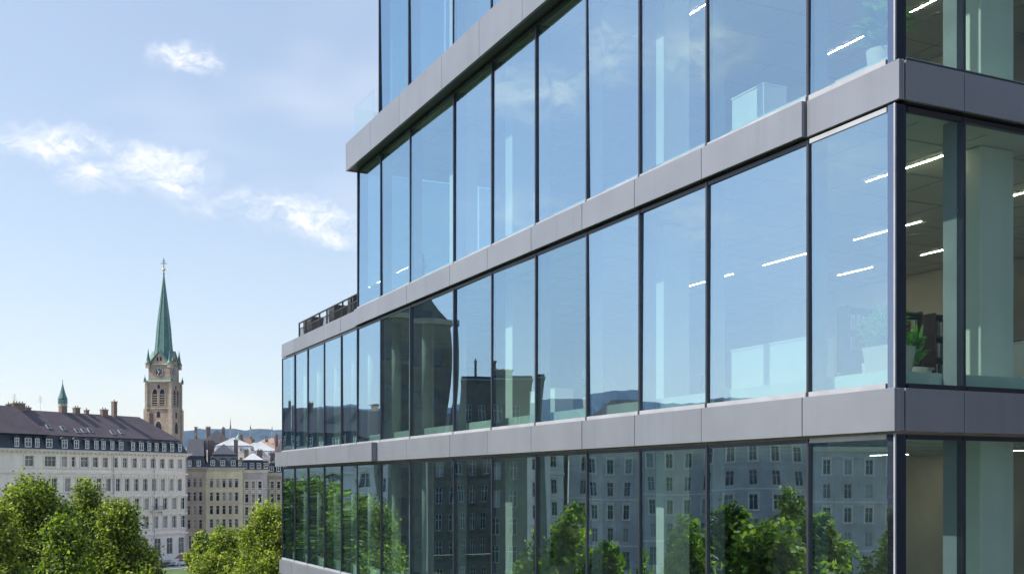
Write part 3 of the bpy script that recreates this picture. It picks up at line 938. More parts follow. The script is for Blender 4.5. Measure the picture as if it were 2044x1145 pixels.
def house(label, o, th, L, D, H, rows, wall, trim, roof, h1=0, in1=.6, h2=3.0, ridge_in=None, roofmat=None, slopemat=None,
          courses=(), cornice=.7, dormers=(), chimneys=(), skylights=(), modillions=0, sash=None, name='apartment_building', group=None, base=0.0, quoins=False):
    """an old town house. local x along its street front, -y towards the street"""
    roofmat = roofmat or M['roof_brown']
    slopemat = slopemat or M['roof_slate']
    sash = sash or M['sash']
    r = empty(name, (*o, base), th)
    tag(r, label, 'building', group)
    ops = []
    wins = []
    for z0, z1, bays, hood in rows:
        for xc, wd in bays:
            x0, x1 = round(xc - wd / 2, 3), round(xc + wd / 2, 3)
            if x0 < .3 or x1 > L - .3: continue
            ops.append((x0, x1, round(z0, 3), round(z1, 3)))
            wins.append((xc, wd, z0, z1 - z0, hood))
    m = wall_mesh(L, H, ops)
    m.poly([(0, 0, 0), (0, D, 0), (0, D, H), (0, 0, H)])
    m.poly([(L, 0, 0), (L, 0, H), (L, D, H), (L, D, 0)])
    m.poly([(0, D, 0), (L, D, 0), (L, D, H), (0, D, H)])
    m.poly([(0, 0, H), (L, 0, H), (L, D, H), (0, D, H)])
    m.build('wall', wall, r, fix=False)
    # near-black sheet painted as the unlit rooms behind the openings
    MB().box(.31, L - .31, .30, .34, .1, H - .3).build('room_back', M['dark_opening'], r)
    for xc, wd, z0, h, hood in wins:
        f, p, s = window_meshes(wd, h, sash, trim, hood)
        q = inst('window', f, r, (xc, 0, z0))
        inst('pane', random.choice(p), q)
        if hood is not None: inst('surround', s, q)
    for z, hh, pr in courses:
        MB().box(-pr, L + pr, -pr, .0 - .002, z, z + hh).build('string_course', trim, r)
    if cornice:
        c = MB()
        c.box(-cornice * .35, L + cornice * .35, -cornice * .35, D + cornice * .35, H - .55, H - .28)
        c.box(-cornice * .7, L + cornice * .7, -cornice * .7, D + cornice * .7, H - .279, H - .10)
        c.box(-cornice, L + cornice, -cornice, D + cornice, H - .099, H + .08)
        c.build('cornice', trim, r)
        if modillions:
            b = MB().box(-.09, .09, -cornice * .85, -cornice * .36, H - .50, H - .281).mesh('bracket', trim)
            q = modillions * .5
            while q < L:
                inst('bracket', b, r, (q, 0, 0))
                q += modillions
        MB().box(-cornice - .1, L + cornice + .1, -cornice - .12, -cornice + .06, H + .081, H + .20).build('gutter', M['roof_zinc'], r)
    z = H + .085
    if roof == 'mansard':
        a = (-.2, L + .2, -.2, D + .2)
        b = (in1, L - in1, in1, D - in1)
        MB().frustum(a, z, b, z + h1).build('mansard_slope', slopemat, r)
        ri = ridge_in if ridge_in is not None else min(D / 2 - .2, L / 2 - .15)
        MB().frustum((in1 - .2, L - in1 + .2, in1 - .2, D - in1 + .2), z + h1 + .004, (ri, L - ri, D / 2 - .15, D / 2 + .15), z + h1 + h2).build('roof', roofmat, r)
        zt = z + h1 + h2
    elif roof == 'hip':
        ri = ridge_in if ridge_in is not None else min(D / 2, L / 2 - .15)
        MB().frustum((-.5, L + .5, -.5, D + .5), z, (ri, L - ri, D / 2 - .1, D / 2 + .1), z + h2).build('roof', roofmat, r)
        zt = z + h2
    elif roof == 'gable':
        MB().prism([(-.5, z), (D + .5, z), (D / 2, z + h2)], -.3, L + .3, axis='x').build('roof', roofmat, r)
        zt = z + h2
    else:
        MB().box(0, L, 0, D, z, z + .5).build('roof', roofmat, r)
        zt = z + .5
    for item in dormers:
        xc, wd, h, arch = item[:4]
        yo = -.2 + (in1 + .2) * .18
        d, f, p = dormer_meshes(wd, h, in1 + .9, slopemat, arch)
        q = inst('dormer', d, r, (xc, yo, z + h1 * .14))
        inst('window_frame', f, q)
        inst('pane', p, q)
    for xc, yc, cw, cdp, ch in chimneys:
        c = MB().box(xc - cw / 2, xc + cw / 2, yc - cdp / 2, yc + cdp / 2, z + h1 * .5, zt + ch)
        q = c.build('chimney', M['brick'], r)
        MB().box(xc - cw / 2 - .1, xc + cw / 2 + .1, yc - cdp / 2 - .1, yc + cdp / 2 + .1, zt + ch + .001, zt + ch + .16).build('cap', M['stone_trim'], q)
        nf = max(1, int(cw / .5))
        for kk in range(nf):
            xx = xc - cw / 2 + cw * (kk + .5) / nf
            MB().lathe([(.11, zt + ch + .161), (.09, zt + ch + .5)], 8, (xx, yc)).build('chimney_pot', M['roof_rust'], q)
    for xc, fr in skylights:
        y = (in1 - .2) + (D / 2 - in1) * fr
        zz = z + h1 + h2 * fr
        sl_ = h2 / (D / 2 - in1)
        ln = .55
        q = MB()
        nrm = Vector((0, -sl_, 1)).normalized()
        up = Vector((0, 1, sl_)).normalized()
        cc = Vector((xc, y, zz + .02))
        pts = [cc + Vector((sx * .42, 0, 0)) + up * (sy * ln) for sx, sy in ((-1, -1), (1, -1), (1, 1), (-1, 1))]
        i = len(q.v)
        q.v += [tuple(p_) for p_ in pts] + [tuple(p_ + nrm * .12) for p_ in pts]
        q.f += [(3, 2, 1, 0), (4, 5, 6, 7), (0, 1, 5, 4), (1, 2, 6, 5), (2, 3, 7, 6), (3, 0, 4, 7)]
        sk = q.build('skylight', M['roof_zinc'], r)
        q2 = MB()
        q2.v = [tuple(cc + Vector((sx * .34, 0, 0)) + up * (sy * (ln - .08)) + nrm * hh_) for hh_ in (.10, .13) for sx, sy in ((-1, -1), (1, -1), (1, 1), (-1, 1))]
        q2.f = [(3, 2, 1, 0), (4, 5, 6, 7), (0, 1, 5, 4), (1, 2, 6, 5), (2, 3, 7, 6), (3, 0, 4, 7)]
        q2.build('pane', M['car_glass'], sk)
    return r


def bays(L, sp, wd, off=0.0):
    n = max(1, int((L - .8) / sp))
    s = (L - (n - 1) * sp) / 2 + off
    return [(s + i * sp, wd) for i in range(n)]


# the long pale apartment house (only its far third stands in the frame, the rest shows in the panes)
VIS = 126 - 41.3
ext = [(1.8 + 2.75 * i, 1.05) for i in range(30) if 1.8 + 2.75 * i < VIS + 3.2]
S1 = [(5.6, 1.7), (9.8, 2.3), (12.7, 1.15), (14.6, .8), (17.0, 1.7), (19.4, 1.15)] + [(21.6 + 2.25 * i, 1.1) for i in range(9)]
S2w = [(5.6, 1.6), (8.2, 1.1), (10.6, 1.1), (13.4, 1.2), (15.8, 1.1)] + [(18.0 + 2.15 * i, 1.05) for i in range(11)]
S3w = [(3.6 + 2.3 * i, 1.1) for i in range(17)]
sh = lambda q: ext + [(x + VIS, w_) for x, w_ in q]
rows = [(1.3, 4.5, sh([(4 + 3.0 * i, 1.5) for i in range(13)]), None), (6.5, 8.9, sh(S3w), 1), (10.2, 12.5, sh(S3w), 2), (13.9, 16.3, sh(S2w), 1), (18.4, 20.25, sh(S1), 0)]
drm = [(1.8 + 2.75 * i, .9, 1.55, 0) for i in range(30)] + [(VIS + x, w_, 1.6, a_) for x, w_, a_ in
      ((3.2, .8, 0), (5.4, 1.25, 0), (7.2, .8, 0), (9.6, 1.2, 1), (12.8, 1.15, 1), (15.3, 1.0, 1), (17.6, .8, 0), (19.6, .8, 0), (21.2, .8, 0),
       (23.2, .75, 0), (25.2, .95, 0), (28.0, .8, 0), (30.0, 1.0, 0), (31.9, .8, 0), (33.7, .8, 0), (35.6, .9, 0), (37.6, .9, 0), (39.6, .8, 0))]
chm = [(VIS + 5.8, 6.3, .7, .7, .7), (VIS + 7.9, 6.6, 2.3, .9, 1.0), (VIS + 10.0, 6.9, 1.0, .8, .35), (VIS + 17.4, 6.8, 1.2, .9, 1.1), (VIS + 20.2, 6.6, 1.1, .8, .9),
       (VIS + 22.6, 6.8, .7, .7, .6), (VIS + 26.4, 6.5, 1.3, .8, .9), (VIS + 28.7, 6.4, .8, .8, 2.6), (VIS + 37.8, 6.8, 1.1, .8, .9)] + [(8 + 9.5 * i, 6.6, 1.4, .9, 1.0) for i in range(8)]
sky_ = [(VIS + x, f_) for x, f_ in ((11.3, .33), (14.2, .30), (16.9, .22), (18.4, .24), (19.9, .26), (24.8, .22), (26.9, .26))]
main = house('long pale stuccoed apartment house with mansard roof and rows of white dormers', ST_O, ST_TH, 126, 13.4, 21.3, rows, M['stucco'], M['stucco_trim'], 'mansard',
             h1=2.7, in1=.9, h2=4.7, courses=((5.2, .35, .25), (9.3, .24, .16), (13.0, .24, .20), (17.15, .26, .26), (17.95, .14, .10)), cornice=.75, dormers=drm, chimneys=chm,
             skylights=sky_, modillions=.9)
# pavilion roof at the near end of the visible stretch
pv = MB().frustum((VIS - 12, VIS + 9.8, -.25, 13.6), 24.10, (VIS - 6, VIS + 6.6, 5.6, 7.8), 29.25)
pv.build('pavilion_roof', M['roof_brown'], main)
# iron balconies with consoles on the pale house
for xb, zb in ((8.2, 13.5), (15.0, 13.5), (19.6, 13.5), (28.0, 9.9), (33.6, 9.9)):
    b = inst('balcony', MB().box(-1.4, 1.4, -.95, -.17, 0, .16).mesh('balcony', M['stucco_trim']), main, (VIS + xb, 0, zb))
    MB().box(-1.38, 1.38, -.93, -.90, 1.0, 1.05).box(-1.38, 1.38, -.93, -.90, .25, .28).box(-1.38, -1.35, -.9, -.2, 1.0, 1.05).box(1.35, 1.38, -.9, -.2, 1.0, 1.05).build('rail', M['iron'], b)
    q = MB()
    for kk in range(23): q.box(-1.37 + kk * .124, -1.35 + kk * .124, -.925, -.905, .16, 1.0)
    tag(q.build('baluster', M['iron'], b), kind='stuff')
    for s in (-1.1, 1.1): MB().box(s - .12, s + .12, -.7, -.17, -.4, -.003).build('console', M['stucco_trim'], b)
# pilasters between the bays of the two main storeys
pil = MB().box(-.21, .21, -.10, -.004, 9.55, 12.95).box(-.27, .27, -.15, -.004, 12.55, 12.955).mesh('pilaster', M['stucco_trim'])
pil2 = MB().box(-.21, .21, -.10, -.004, 13.25, 17.1).box(-.27, .27, -.15, -.004, 16.7, 17.105).mesh('pilaster', M['stucco_trim'])
for i in range(10):
    inst('pilaster', pil, main, (VIS + 20.85 + 2.3 * i if i < 9 else VIS + 40.9, 0, 0))
    inst('pilaster', pil2, main, (VIS + 19.1 + 2.15 * i, 0, 0))
# aerials on the chimneys
for x, y in ((VIS + 7.2, 6.6), (VIS + 17.2, 6.8), (VIS + 28.7, 6.4), (VIS + 37.6, 6.8), (VIS + 12.5, 6.7)):
    ae = MB().lathe([(.025, 28.5), (.02, 31.6)], 6, (x, y))
    for q in range(5):
        ae.box(x - .5 + .04 * q, x + .5 - .04 * q, y - .012, y + .012, 30.4 + q * .26, 30.43 + q * .26)
    ae.build('aerial', M['iron'], main)
# rain pipes
for x in (VIS + 23.4, VIS + 33.0, VIS + 41.0):
    MB().lathe([(.07, .2), (.07, 20.6)], 8, (x, -.2)).build('rain_pipe', M['roof_zinc'], main)

# second block farther along the same line, towards the camera side (seen in the panes)
o2 = st(-112, 0)
house('grey apartment block beyond the park, next to the long pale house', o2, ST_TH, 111, 13, 22, [(1.2, 4.4, bays(111, 3.4, 1.6), None)] + [(6 + 3.9 * i, 8.4 + 3.9 * i, bays(111, 3.4, 1.2), 1 if i % 2 else None) for i in range(4)],
      M['stucco_grey'], M['stucco_trim'], 'mansard', h1=2.4, in1=.9, h2=4.2, courses=((5.2, .25, .12), (13.1, .2, .1)), chimneys=[(6 + 9 * i, 6.5, 1.5, .9, 1.0) for i in range(10)])

# neighbours that close the street
pa = at(366, 240)
house('brown stone house with steep dark roof next to the long pale house', pa, R(13), 4.7, 14, hz(934, 240), [(1.2, 4.2, bays(4.7, 1.5, 1.0), None)] + [(5.6 + 3.0 * i, 7.6 + 3.0 * i, bays(4.7, 1.2, .7), 0) for i in range(4)],
      M['stucco_brown'], M['stucco_brown'], 'mansard', h1=2.6, in1=.6, h2=3.9, roofmat=M['roof_slate'], slopemat=M['roof_slate'], courses=((5.0, .2, .1), (16.2, .15, .1)), cornice=.5,
      dormers=[(1.3, .7, 1.3, 0), (3.2, .8, 1.3, 0)], chimneys=[(3.4, 7, 2.2, .9, -.4)], ridge_in=.8)
pb = at(409.5, 241.4)
hb = hz(934, 241.4)
house('cream and pale green town house with curved slate mansard roof', pb, R(15), 7.9, 14, hb, [(1.2, 4.3, bays(7.9, 1.9, 1.3), None)] + [(5.8 + 2.9 * i, 7.7 + 2.9 * i, bays(7.9, 1.32, .72), 1 if i == 1 else 0) for i in range(4)],
      M['stucco_cream'], M['trim_cream'], 'mansard', h1=3.0, in1=1.5, h2=2.4, roofmat=M['roof_slate'], slopemat=M['roof_slate'], courses=((5.0, .2, .12), (11.2, .18, .1), (16.0, .15, .1)), cornice=.5,
      dormers=[(1.6, .9, 1.3, 1), (3.7, .9, 1.3, 1), (5.9, .9, 1.3, 1), (7.3, .6, 1.1, 0)], chimneys=[(1.2, 7, 1.4, .8, .8), (6.6, 7, .9, .8, .9)])
for pxx, dd, LL, cy, wm, tm, rm, lab in ((478, 252, 6.1, 938, 'stucco_grey', 'stucco_trim', 'roof_zinc', 'grey ornate town house with zinc roof beside the cream town house'),
                                      (531.5, 256, 7.0, 944, 'stucco_brown', 'trim_cream', 'roof_slate', 'tan town house with low slate roof beside the glass building edge')):
    house(lab, at(pxx, dd), R(14), LL, 14, hz(cy, dd), [(1.2, 4.3, bays(LL, 2.0, 1.3), None)] + [(5.3 + 2.9 * i, 7.2 + 2.9 * i, bays(LL, 1.45, .78), (0, 0, 2, 1)[i]) for i in range(4)],
          M[wm], M[tm], 'mansard', h1=2.3, in1=.9, h2=1.7, roofmat=M[rm], slopemat=M['roof_slate'], courses=((4.8, .2, .12), (10.3, .18, .1), (14.2, .15, .1)), cornice=.5,
          dormers=[(1.2 + 1.55 * i, .9, 1.3, i % 2) for i in range(4)], chimneys=[(1.6, 7, 1.0, .8, .7), (4.6, 7, 1.2, .8, .6)])
# roofs of the town behind
town = [
    ('white metal roofed house behind the cream town house', 425, 335, 12.5, 13, 903, 2.6, 'mansard', 'roof_zinc', 'roof_zinc', 'stucco', 4, [(2.5, 6, 1.1, .8, .6), (8.5, 6, 1.0, .8, .8)]),
    ('wide pale roofed house with small dormers behind the grey town house', 470, 372, 14.5, 13, 912, 3.2, 'mansard', 'roof_zinc', 'roof_zinc', 'stucco_grey', 6, [(2, 6, 1.6, .8, .3), (5.5, 6.2, .9, .7, .8)]),
    ('tan tiled roof with white gable edges among the town roofs', 496, 430, 13.5, 12, 903, 4.6, 'hip', 'roof_tan', 'roof_tan', 'stucco', 0, [(2, 6, 1.0, .8, .5), (7, 6, 1.2, .8, .7)]),
    ('dark brown roofed house beside the glass building edge', 540, 322, 8.5, 12, 922, 5.2, 'mansard', 'roof_brown', 'roof_slate', 'stucco_brown', 3, [(2.2, 6, .9, .8, .8)]),
    ('red roofed house low on the skyline under the ridge', 536, 520, 14, 12, 889, 3.4, 'hip', 'roof_rust', 'roof_rust', 'stucco_brown', 0, [(3, 6, 1.0, .8, .6), (8, 6, .9, .8, .8)]),
    ('rust roofed house with brick chimneys behind the white metal roof', 432, 470, 13, 12, 893, 3.0, 'hip', 'roof_rust', 'roof_rust', 'stucco_grey', 0, [(4, 6, 1.6, .9, .8)]),
    ('reddish brick house with flat roof among the pale roofs', 482, 410, 6, 10, 897, 0, 'flat', 'roof_rust', 'roof_rust', 'stucco_brown', 0, [(1.5, 5, .8, .8, .7), (4.2, 5, .9, .8, .9)]),
    ('slate roofed house behind the brown stone house', 395, 340, 11, 12, 898, 4.2, 'mansard', 'roof_slate', 'roof_slate', 'stucco_grey', 2, [(3, 6, 1.2, .8, .8), (7.5, 6, .9, .7, .7)]),
    ('far brown roofed house between the church tower and the domes', 372, 480, 16, 12, 895, 3.6, 'hip', 'roof_brown', 'roof_brown', 'stucco_cream', 0, [(5, 6, 1.2, .8, .7), (11, 6, 1.2, .8, .7)]),
    ('far pale house under the ridge with grey hipped roof', 560, 600, 22, 14, 890, 4.0, 'hip', 'roof_zinc', 'roof_zinc', 'stucco', 0, [(5, 7, 1.2, .8, .7)]),
    ('far rust roofed house behind the green pointed roof', 458, 620, 18, 13, 886, 3.6, 'hip', 'roof_rust', 'roof_rust', 'stucco_cream', 0, [(5, 6, 1.2, .8, .7), (12, 6, 1.0, .8, 1.0)]),
    ('far tan roofed house low under the ridge beside the tan tiled roof', 512, 660, 17, 13, 884, 3.4, 'hip', 'roof_tan', 'roof_tan', 'stucco', 0, [(6, 6, 1.2, .8, .9), (12, 6, 1.2, .8, .6)]),
]
for i, (lab, px, d, L, D, ye, h2, rt, rm, sm_, wm, nd, ch) in enumerate(town):
    H = hz(ye, d)
    rws = [(H - 3.2 - 3.4 * q, H - 1.3 - 3.4 * q, bays(L, 2.0, .95), None) for q in range(5)]
    house(lab, at(px, d), R(random.uniform(9, 17)), L, D, H, rws, M[wm], M['stucco_trim'], rt, h1=2.2 if rt == 'mansard' else 0, in1=1.0, h2=h2, roofmat=M[rm], slopemat=M[sm_],
          cornice=.4, dormers=[(1.6 + q * (L - 2.6) / max(nd - 1, 1), .8, 1.1, q % 2) for q in range(nd)], chimneys=ch)

# ------------------------------------------------------------------ church tower
CH = at(327, 280)
PXM = 280 / F_PX
cz = lambda py: hz(py, 280)
ch = empty('church_tower', (*CH, 0), R(-6))
tag(ch, 'stone church tower with clock stage and tall pointed green copper spire', 'church tower')
ww = 25.6 * PXM                                                      # half width of the shaft


def gothic(wd, z0, z1, n=6):
    """pointed arch outline [(x,z)]"""
    a = wd / 2
    zs = z1 - wd * .95
    p = [(-a, z0), (a, z0), (a, zs)]
    for q in range(1, n):
        t = q / n
        p.append((a * (1 - t ** 1.6), zs + (z1 - zs) * math.sin(t * math.pi / 2)))
    p.append((0, z1))
    for q in range(n - 1, 0, -1):
        t = q / n
        p.append((-a * (1 - t ** 1.6), zs + (z1 - zs) * math.sin(t * math.pi / 2)))
    p.append((-a, zs))
    return p


MB().box(-ww, ww, -ww, ww, 0, cz(817)).build('lower_shaft', M['stone'], ch)
w2 = ww * .965
MB().box(-w2, w2, -w2, w2, cz(814.5) + .001, cz(766)).build('belfry_stage', M['stone'], ch)
w3 = ww * .86
MB().box(-w3, w3, -w3, w3, cz(763) + .02, cz(730)).build('clock_stage', M['stone'], ch)
MB().box(-ww - .25, ww + .25, -ww - .25, ww + .25, cz(817) + .001, cz(814.5)).build('string_course', M['stone_trim'], ch)
MB().frustum((-w2 - .1, w2 + .1, -w2 - .1, w2 + .1), cz(766) + .002, (-ww - .55, ww + .55, -ww - .55, ww + .55), cz(763.6)).build('ledge', M['stone_trim'], ch)
MB().frustum((-ww - .6, ww + .6, -ww - .6, ww + .6), cz(763.6) + .003, (-w3 - .01, w3 + .01, -w3 - .01, w3 + .01), cz(760)).build('ledge_roof', M['copper_pale'], ch)
for sx in (-1, 1):
    for sy in (-1, 1):
        MB().box(sx * ww - .45, sx * ww + .45, sy * ww - .45, sy * ww + .45, 0, cz(817) - .003).build('buttress', M['stone_trim'], ch)
        MB().box(sx * w2 - .32, sx * w2 + .32, sy * w2 - .32, sy * w2 + .32, cz(814.5) + .002, cz(766) - .003).build('buttress', M['stone_trim'], ch)
        # small finials on the ledge and slim pinnacles at the eaves
        MB().lathe([(.32, cz(762.5)), (.3, cz(758)), (.12, cz(755)), (.02, cz(750))], 8, (sx * (ww + .2), sy * (ww + .2))).build('finial', M['copper'], ch)
        pn = MB().box(sx * (w3 + .05) - .5, sx * (w3 + .05) + .5, sy * (w3 + .05) - .5, sy * (w3 + .05) + .5, cz(736), cz(727)).build('pinnacle', M['stone_trim'], ch)
        MB().lathe([(.85, cz(727) + .002), (.5, cz(722)), (.3, cz(712)), (.05, cz(699.5)), (.02, cz(697))], 8, (sx * (w3 + .05), sy * (w3 + .05))).build('cap', M['copper'], pn)
for kq in range(4):
    a = kq * math.pi / 2
    face = empty('tower_face', (0, 0, 0), a)
    face.parent = ch
    yo = -w2
    # twin belfry lights with louvres
    for s in (-1, 1):
        pr = gothic(1.35, cz(811), cz(778))
        MB().prism([(x + s * .95, z) for x, z in pr], yo - .03, yo + .3).build('belfry_opening', M['dark_opening'], face)
        arch = gothic(1.75, cz(812), cz(776))
        fr = MB()
        inn = gothic(1.35, cz(811), cz(778))
        for q in range(len(arch)):
            q2 = (q + 1) % len(arch)
            A, B_, C_, D_ = arch[q], arch[q2], inn[q2], inn[q]
            off_ = s * .95
            fr.poly([(A[0] + off_, yo - .12, A[1]), (B_[0] + off_, yo - .12, B_[1]), (C_[0] + off_, yo - .12, C_[1]), (D_[0] + off_, yo - .12, D_[1])])
            fr.poly([(A[0] + off_, yo - .12, A[1]), (A[0] + off_, yo + .05, A[1]), (B_[0] + off_, yo + .05, B_[1]), (B_[0] + off_, yo - .12, B_[1])])
        fr.build('arch_moulding', M['stone_trim'], face)
        for q in range(5):
            z = cz(809) + q * .6
            MB().box(s * .95 - .62, s * .95 + .62, yo - .07, yo - .032, z, z + .16).build('louvre', M['stone_trim'], face)
    # clock, and its hands
    zc = cz(744)
    ck = MB()
    pts = [(1.15 * math.cos(t * math.pi / 12), zc + 1.15 * math.sin(t * math.pi / 12)) for t in range(24)]
    ck.prism(pts, -w3 - .12, -w3 + .02)
    cko = ck.build('clock_face', M['clock'], face)
    for t in range(12):
        th = t * math.pi / 6
        x, z = .95 * math.sin(th), zc + .95 * math.cos(th)
        MB().box(x - .07, x + .07, -w3 - .15, -w3 - .121, z - .12, z + .12).build('hour_mark', M['ivory'], cko)
    hd = MB()
    for th, ln, wd in ((R(320), .62, .08), (R(205), .95, .06)):
        dx, dz = math.sin(th), math.cos(th)
        px_, pz_ = dz, -dx
        P4 = [(-.1 * dx - px_ * wd, zc - .1 * dz - pz_ * wd), (-.1 * dx + px_ * wd, zc - .1 * dz + pz_ * wd), (ln * dx + px_ * wd * .5, zc + ln * dz + pz_ * wd * .5), (ln * dx - px_ * wd * .5, zc + ln * dz - pz_ * wd * .5)]
        hd.prism(P4, -w3 - .19 - wd * .2, -w3 - .16)
    hd.build('clock_hands', M['ivory'], cko)
    # gable over the clock with a small opening
    MB().prism([(-w3 * .92, cz(730) + .002), (w3 * .92, cz(730) + .002), (0, cz(705.5))], -w3, w3 * .3).build('gable', M['stone'], face)
    for s in (-1, 1):
        A = Vector((s * w3 * 1.02, 0, cz(730.8)))
        B_ = Vector((0, 0, cz(703.4)))
        n_ = Vector((s * (B_.z - A.z), 0, abs(A.x))).normalized() * .22
        MB().prism([(A.x, A.z), (B_.x, B_.z), (B_.x + n_.x * .01, B_.z + .3), (A.x + n_.x, A.z + n_.z)], -w3 - .3, w3 * .3).build('gable_roof', M['copper_pale'], face)
    for s in (-.42, .42):
        MB().prism([(x + s, z) for x, z in gothic(.45, cz(722), cz(714))], -w3 - .03, -w3 + .1).build('slit', M['dark_opening'], face)
    MB().prism(gothic(.6, cz(777), cz(769), 4), yo - .03, yo + .1).build('slit', M['dark_opening'], face)
    MB().prism(gothic(.9, cz(834), cz(822), 4), -ww - .03, -ww + .1).build('slit', M['dark_opening'], face)
    MB().prism(gothic(2.4, cz(866), cz(838), 6), -ww - .06, -ww + .1).build('blind_arch', M['stone_trim'], face)
    MB().prism(gothic(1.7, cz(865), cz(842), 6), -ww - .09, -ww - .061).build('blind_panel', M['dark_opening'], face)
# spire: broach from square to octagon, then a slim needle
zs0, zs1 = cz(731), cz(551)
prof = []
for q in range(13):
    t = q / 12
    rr = (w3 * .99) * (1 - t) ** 1.06 * (1.0 - .16 * math.sin(math.pi * min(1, t * 2.2)) * (1 - t)) + .09
    prof.append((rr * 1.04, zs0 + (zs1 - zs0) * t))
MB().lathe(prof, 8, rot=R(22.5)).build('spire', M['copper'], ch)
rb = MB()
for q in range(8):
    a = R(22.5) + q * math.pi / 4
    rb.tube([(r_ * math.cos(a), r_ * math.sin(a), z) for r_, z in prof], [.11] * len(prof), 5)
rb.build('spire_rib', M['copper_pale'], ch)
MB().lathe([(.16, cz(551)), (.22, cz(546)), (.10, cz(541)), (.07, cz(538))], 8).build('spire_tip', M['copper'], ch)
MB().lathe([(.02, cz(541.5)), (.36, cz(540)), (.5, cz(538)), (.36, cz(536)), (.02, cz(534.5))], 12).build('ball', M['gold'], ch, smooth=True)
MB().box(-.07, .07, -.07, .07, cz(535), cz(515)).box(-.75, .75, -.06, .06, cz(526.2), cz(525)).box(-.4, .4, -.06, .06, cz(521.5), cz(520.6)).build('cross', M['iron'], ch)
# small green spire behind the long roof
sp = empty('roof_turret', (*at(125, 330), 0), R(20))
z_ = lambda py: hz(py, 330)
MB().lathe([(1.25, 10), (1.25, z_(806))], 8).build('drum', M['stucco_brown'], sp)
MB().lathe([(1.35, z_(806) + .003), (1.35, z_(797)), (1.2, z_(796))], 8).build('lantern', M['copper'], sp)
MB().lathe([(1.4, z_(796) + .003), (.85, z_(786)), (.32, z_(772)), (.06, z_(764))], 8).build('spire', M['copper'], sp)
MB().lathe([(.06, z_(765)), (.06, z_(757))], 6).lathe([(.02, z_(762.5)), (.22, z_(761.5)), (.02, z_(760.5))], 8).build('finial', M['iron'], sp)
tag(sp, 'small dark green copper turret rising behind the long mansard roof', 'turret')


def spire_far(px, d, py0, py1, wpx, label, mat, wallmat, shape):
    t = empty('church_spire', (*at(px, d), 0), R(15))
    zt, zb = hz(py0, d), hz(py1, d)
    r_ = wpx / 2 * d / F_PX
    zm = zb + (zt - zb) * shape
    MB().lathe([(r_, 0), (r_, zm)], 4, rot=R(45)).build('shaft', M[wallmat], t)
    MB().lathe([(r_ * 1.15, zm + .003), (r_ * .6, zm + (zt - zm) * .3), (.05, zt)], 8).build('roof', M[mat], t)
    MB().lathe([(r_ * .08, zt - 1), (r_ * .05, zt + (zt - zb) * .12)], 5).build('finial', M['iron'], t)
    tag(t, label, 'spire', 'spires on the skyline')


spire_far(460, 1100, 833, 862, 3.2, 'tallest slim dark spire on the skyline above the ridge', 'iron', 'stucco_brown', .25)
spire_far(500, 1200, 846, 862, 3.2, 'middle small spire on the skyline above the ridge', 'iron', 'stucco_brown', .4)
spire_far(543, 1250, 849, 864, 2.8, 'small spire on the skyline closest to the glass building', 'iron', 'stucco_brown', .4)
spire_far(411, 1000, 851, 864, 2.4, 'stubby far tower on the skyline nearest the church', 'iron', 'stucco_brown', .8)


def dome(px, d, py0, py1, wpx, label, mat, wallmat, prof):
    t = empty('roof_turret', (*at(px, d), 0), R(10))
    zt, zb = hz(py0, d), hz(py1, d)
    r_ = wpx / 2 * d / F_PX
    MB().lathe([(r_, zb - 14), (r_, zb)], 8).build('drum', M[wallmat], t)
    MB().lathe([(r_ * q, zb + .003 + (zt - zb) * h) for q, h in prof], 12).build('dome', M[mat], t, smooth=False)
    MB().lathe([(.12, zt - .2), (.05, zt + (zt - zb) * .25)], 6).build('finial', M['gold'], t)
    tag(t, label, 'turret', 'turrets over the town roofs')


DOME = [(1.15, 0), (1.12, .12), (1.0, .35), (.72, .6), (.35, .8), (.12, .92), (.03, 1)]
TENT = [(1.2, 0), (.8, .35), (.35, .75), (.03, 1)]
dome(448, 430, 868, 884, 10, 'reddish brick turret with domed cap over the town roofs', 'roof_rust', 'brick', DOME)
dome(458, 445, 874, 886, 9, 'small reddish domed turret beside the brick turret', 'roof_rust', 'brick', DOME)
dome(476, 470, 865, 884, 19, 'pointed pale green tent roof with gilded tip', 'copper_pale', 'stucco_cream', TENT)
dome(417, 390, 862, 882, 15, 'blue grey domed turret over the slate roofs', 'roof_slate', 'stucco_grey', DOME)
dome(391, 300, 866, 876, 6, 'small dark pointed turret on the steep dark roof', 'roof_slate', 'stucco_brown', TENT)
# tall stack on the steep dark roof
tc = empty('chimney_stack', (*at(391, 305), 0), R(5))
MB().box(-.32, .32, -.3, .3, 12, hz(853, 305)).build('shaft', M['brick'], tc)
MB().box(-.42, .42, -.4, .4, hz(853, 305) + .002, hz(851, 305)).build('cap', M['stone_trim'], tc)
tag(tc, 'tall slim chimney stack standing above the steep dark roof', 'chimney')

# ------------------------------------------------------------------ town seen only in the panes
M['dark_brick'] = surf('dark_brick', (.17, .145, .12), .9, var=.25, scale=.8, streak=.5)
tw = empty('brick_tower', (-61, 86, 0), R(40))
MB().box(-2.3, 2.3, -2.3, 2.3, 0, 31).build('shaft', M['dark_brick'], tw)
MB().box(-2.5, 2.5, -2.5, 2.5, 31.002, 31.5).build('ledge', M['stone_trim'], tw)
MB().frustum((-2.2, 2.2, -2.2, 2.2), 31.503, (-.9, .9, -.9, .9), 33.9).build('roof', M['roof_slate'], tw)
for a in range(4):
    for z in (5, 8.6, 12.2, 15.8, 19.4, 23, 27):
        for s in (-1.3, 0, 1.3):
            q = MB().box(s - .3, s + .3, -2.34, -2.2, z, z + 1.7).build('window', M['window_pane'], tw)
            q.rotation_euler.z = a * math.pi / 2
tag(tw, 'tall brown tower mirrored in the middle storey panes', 'tower')
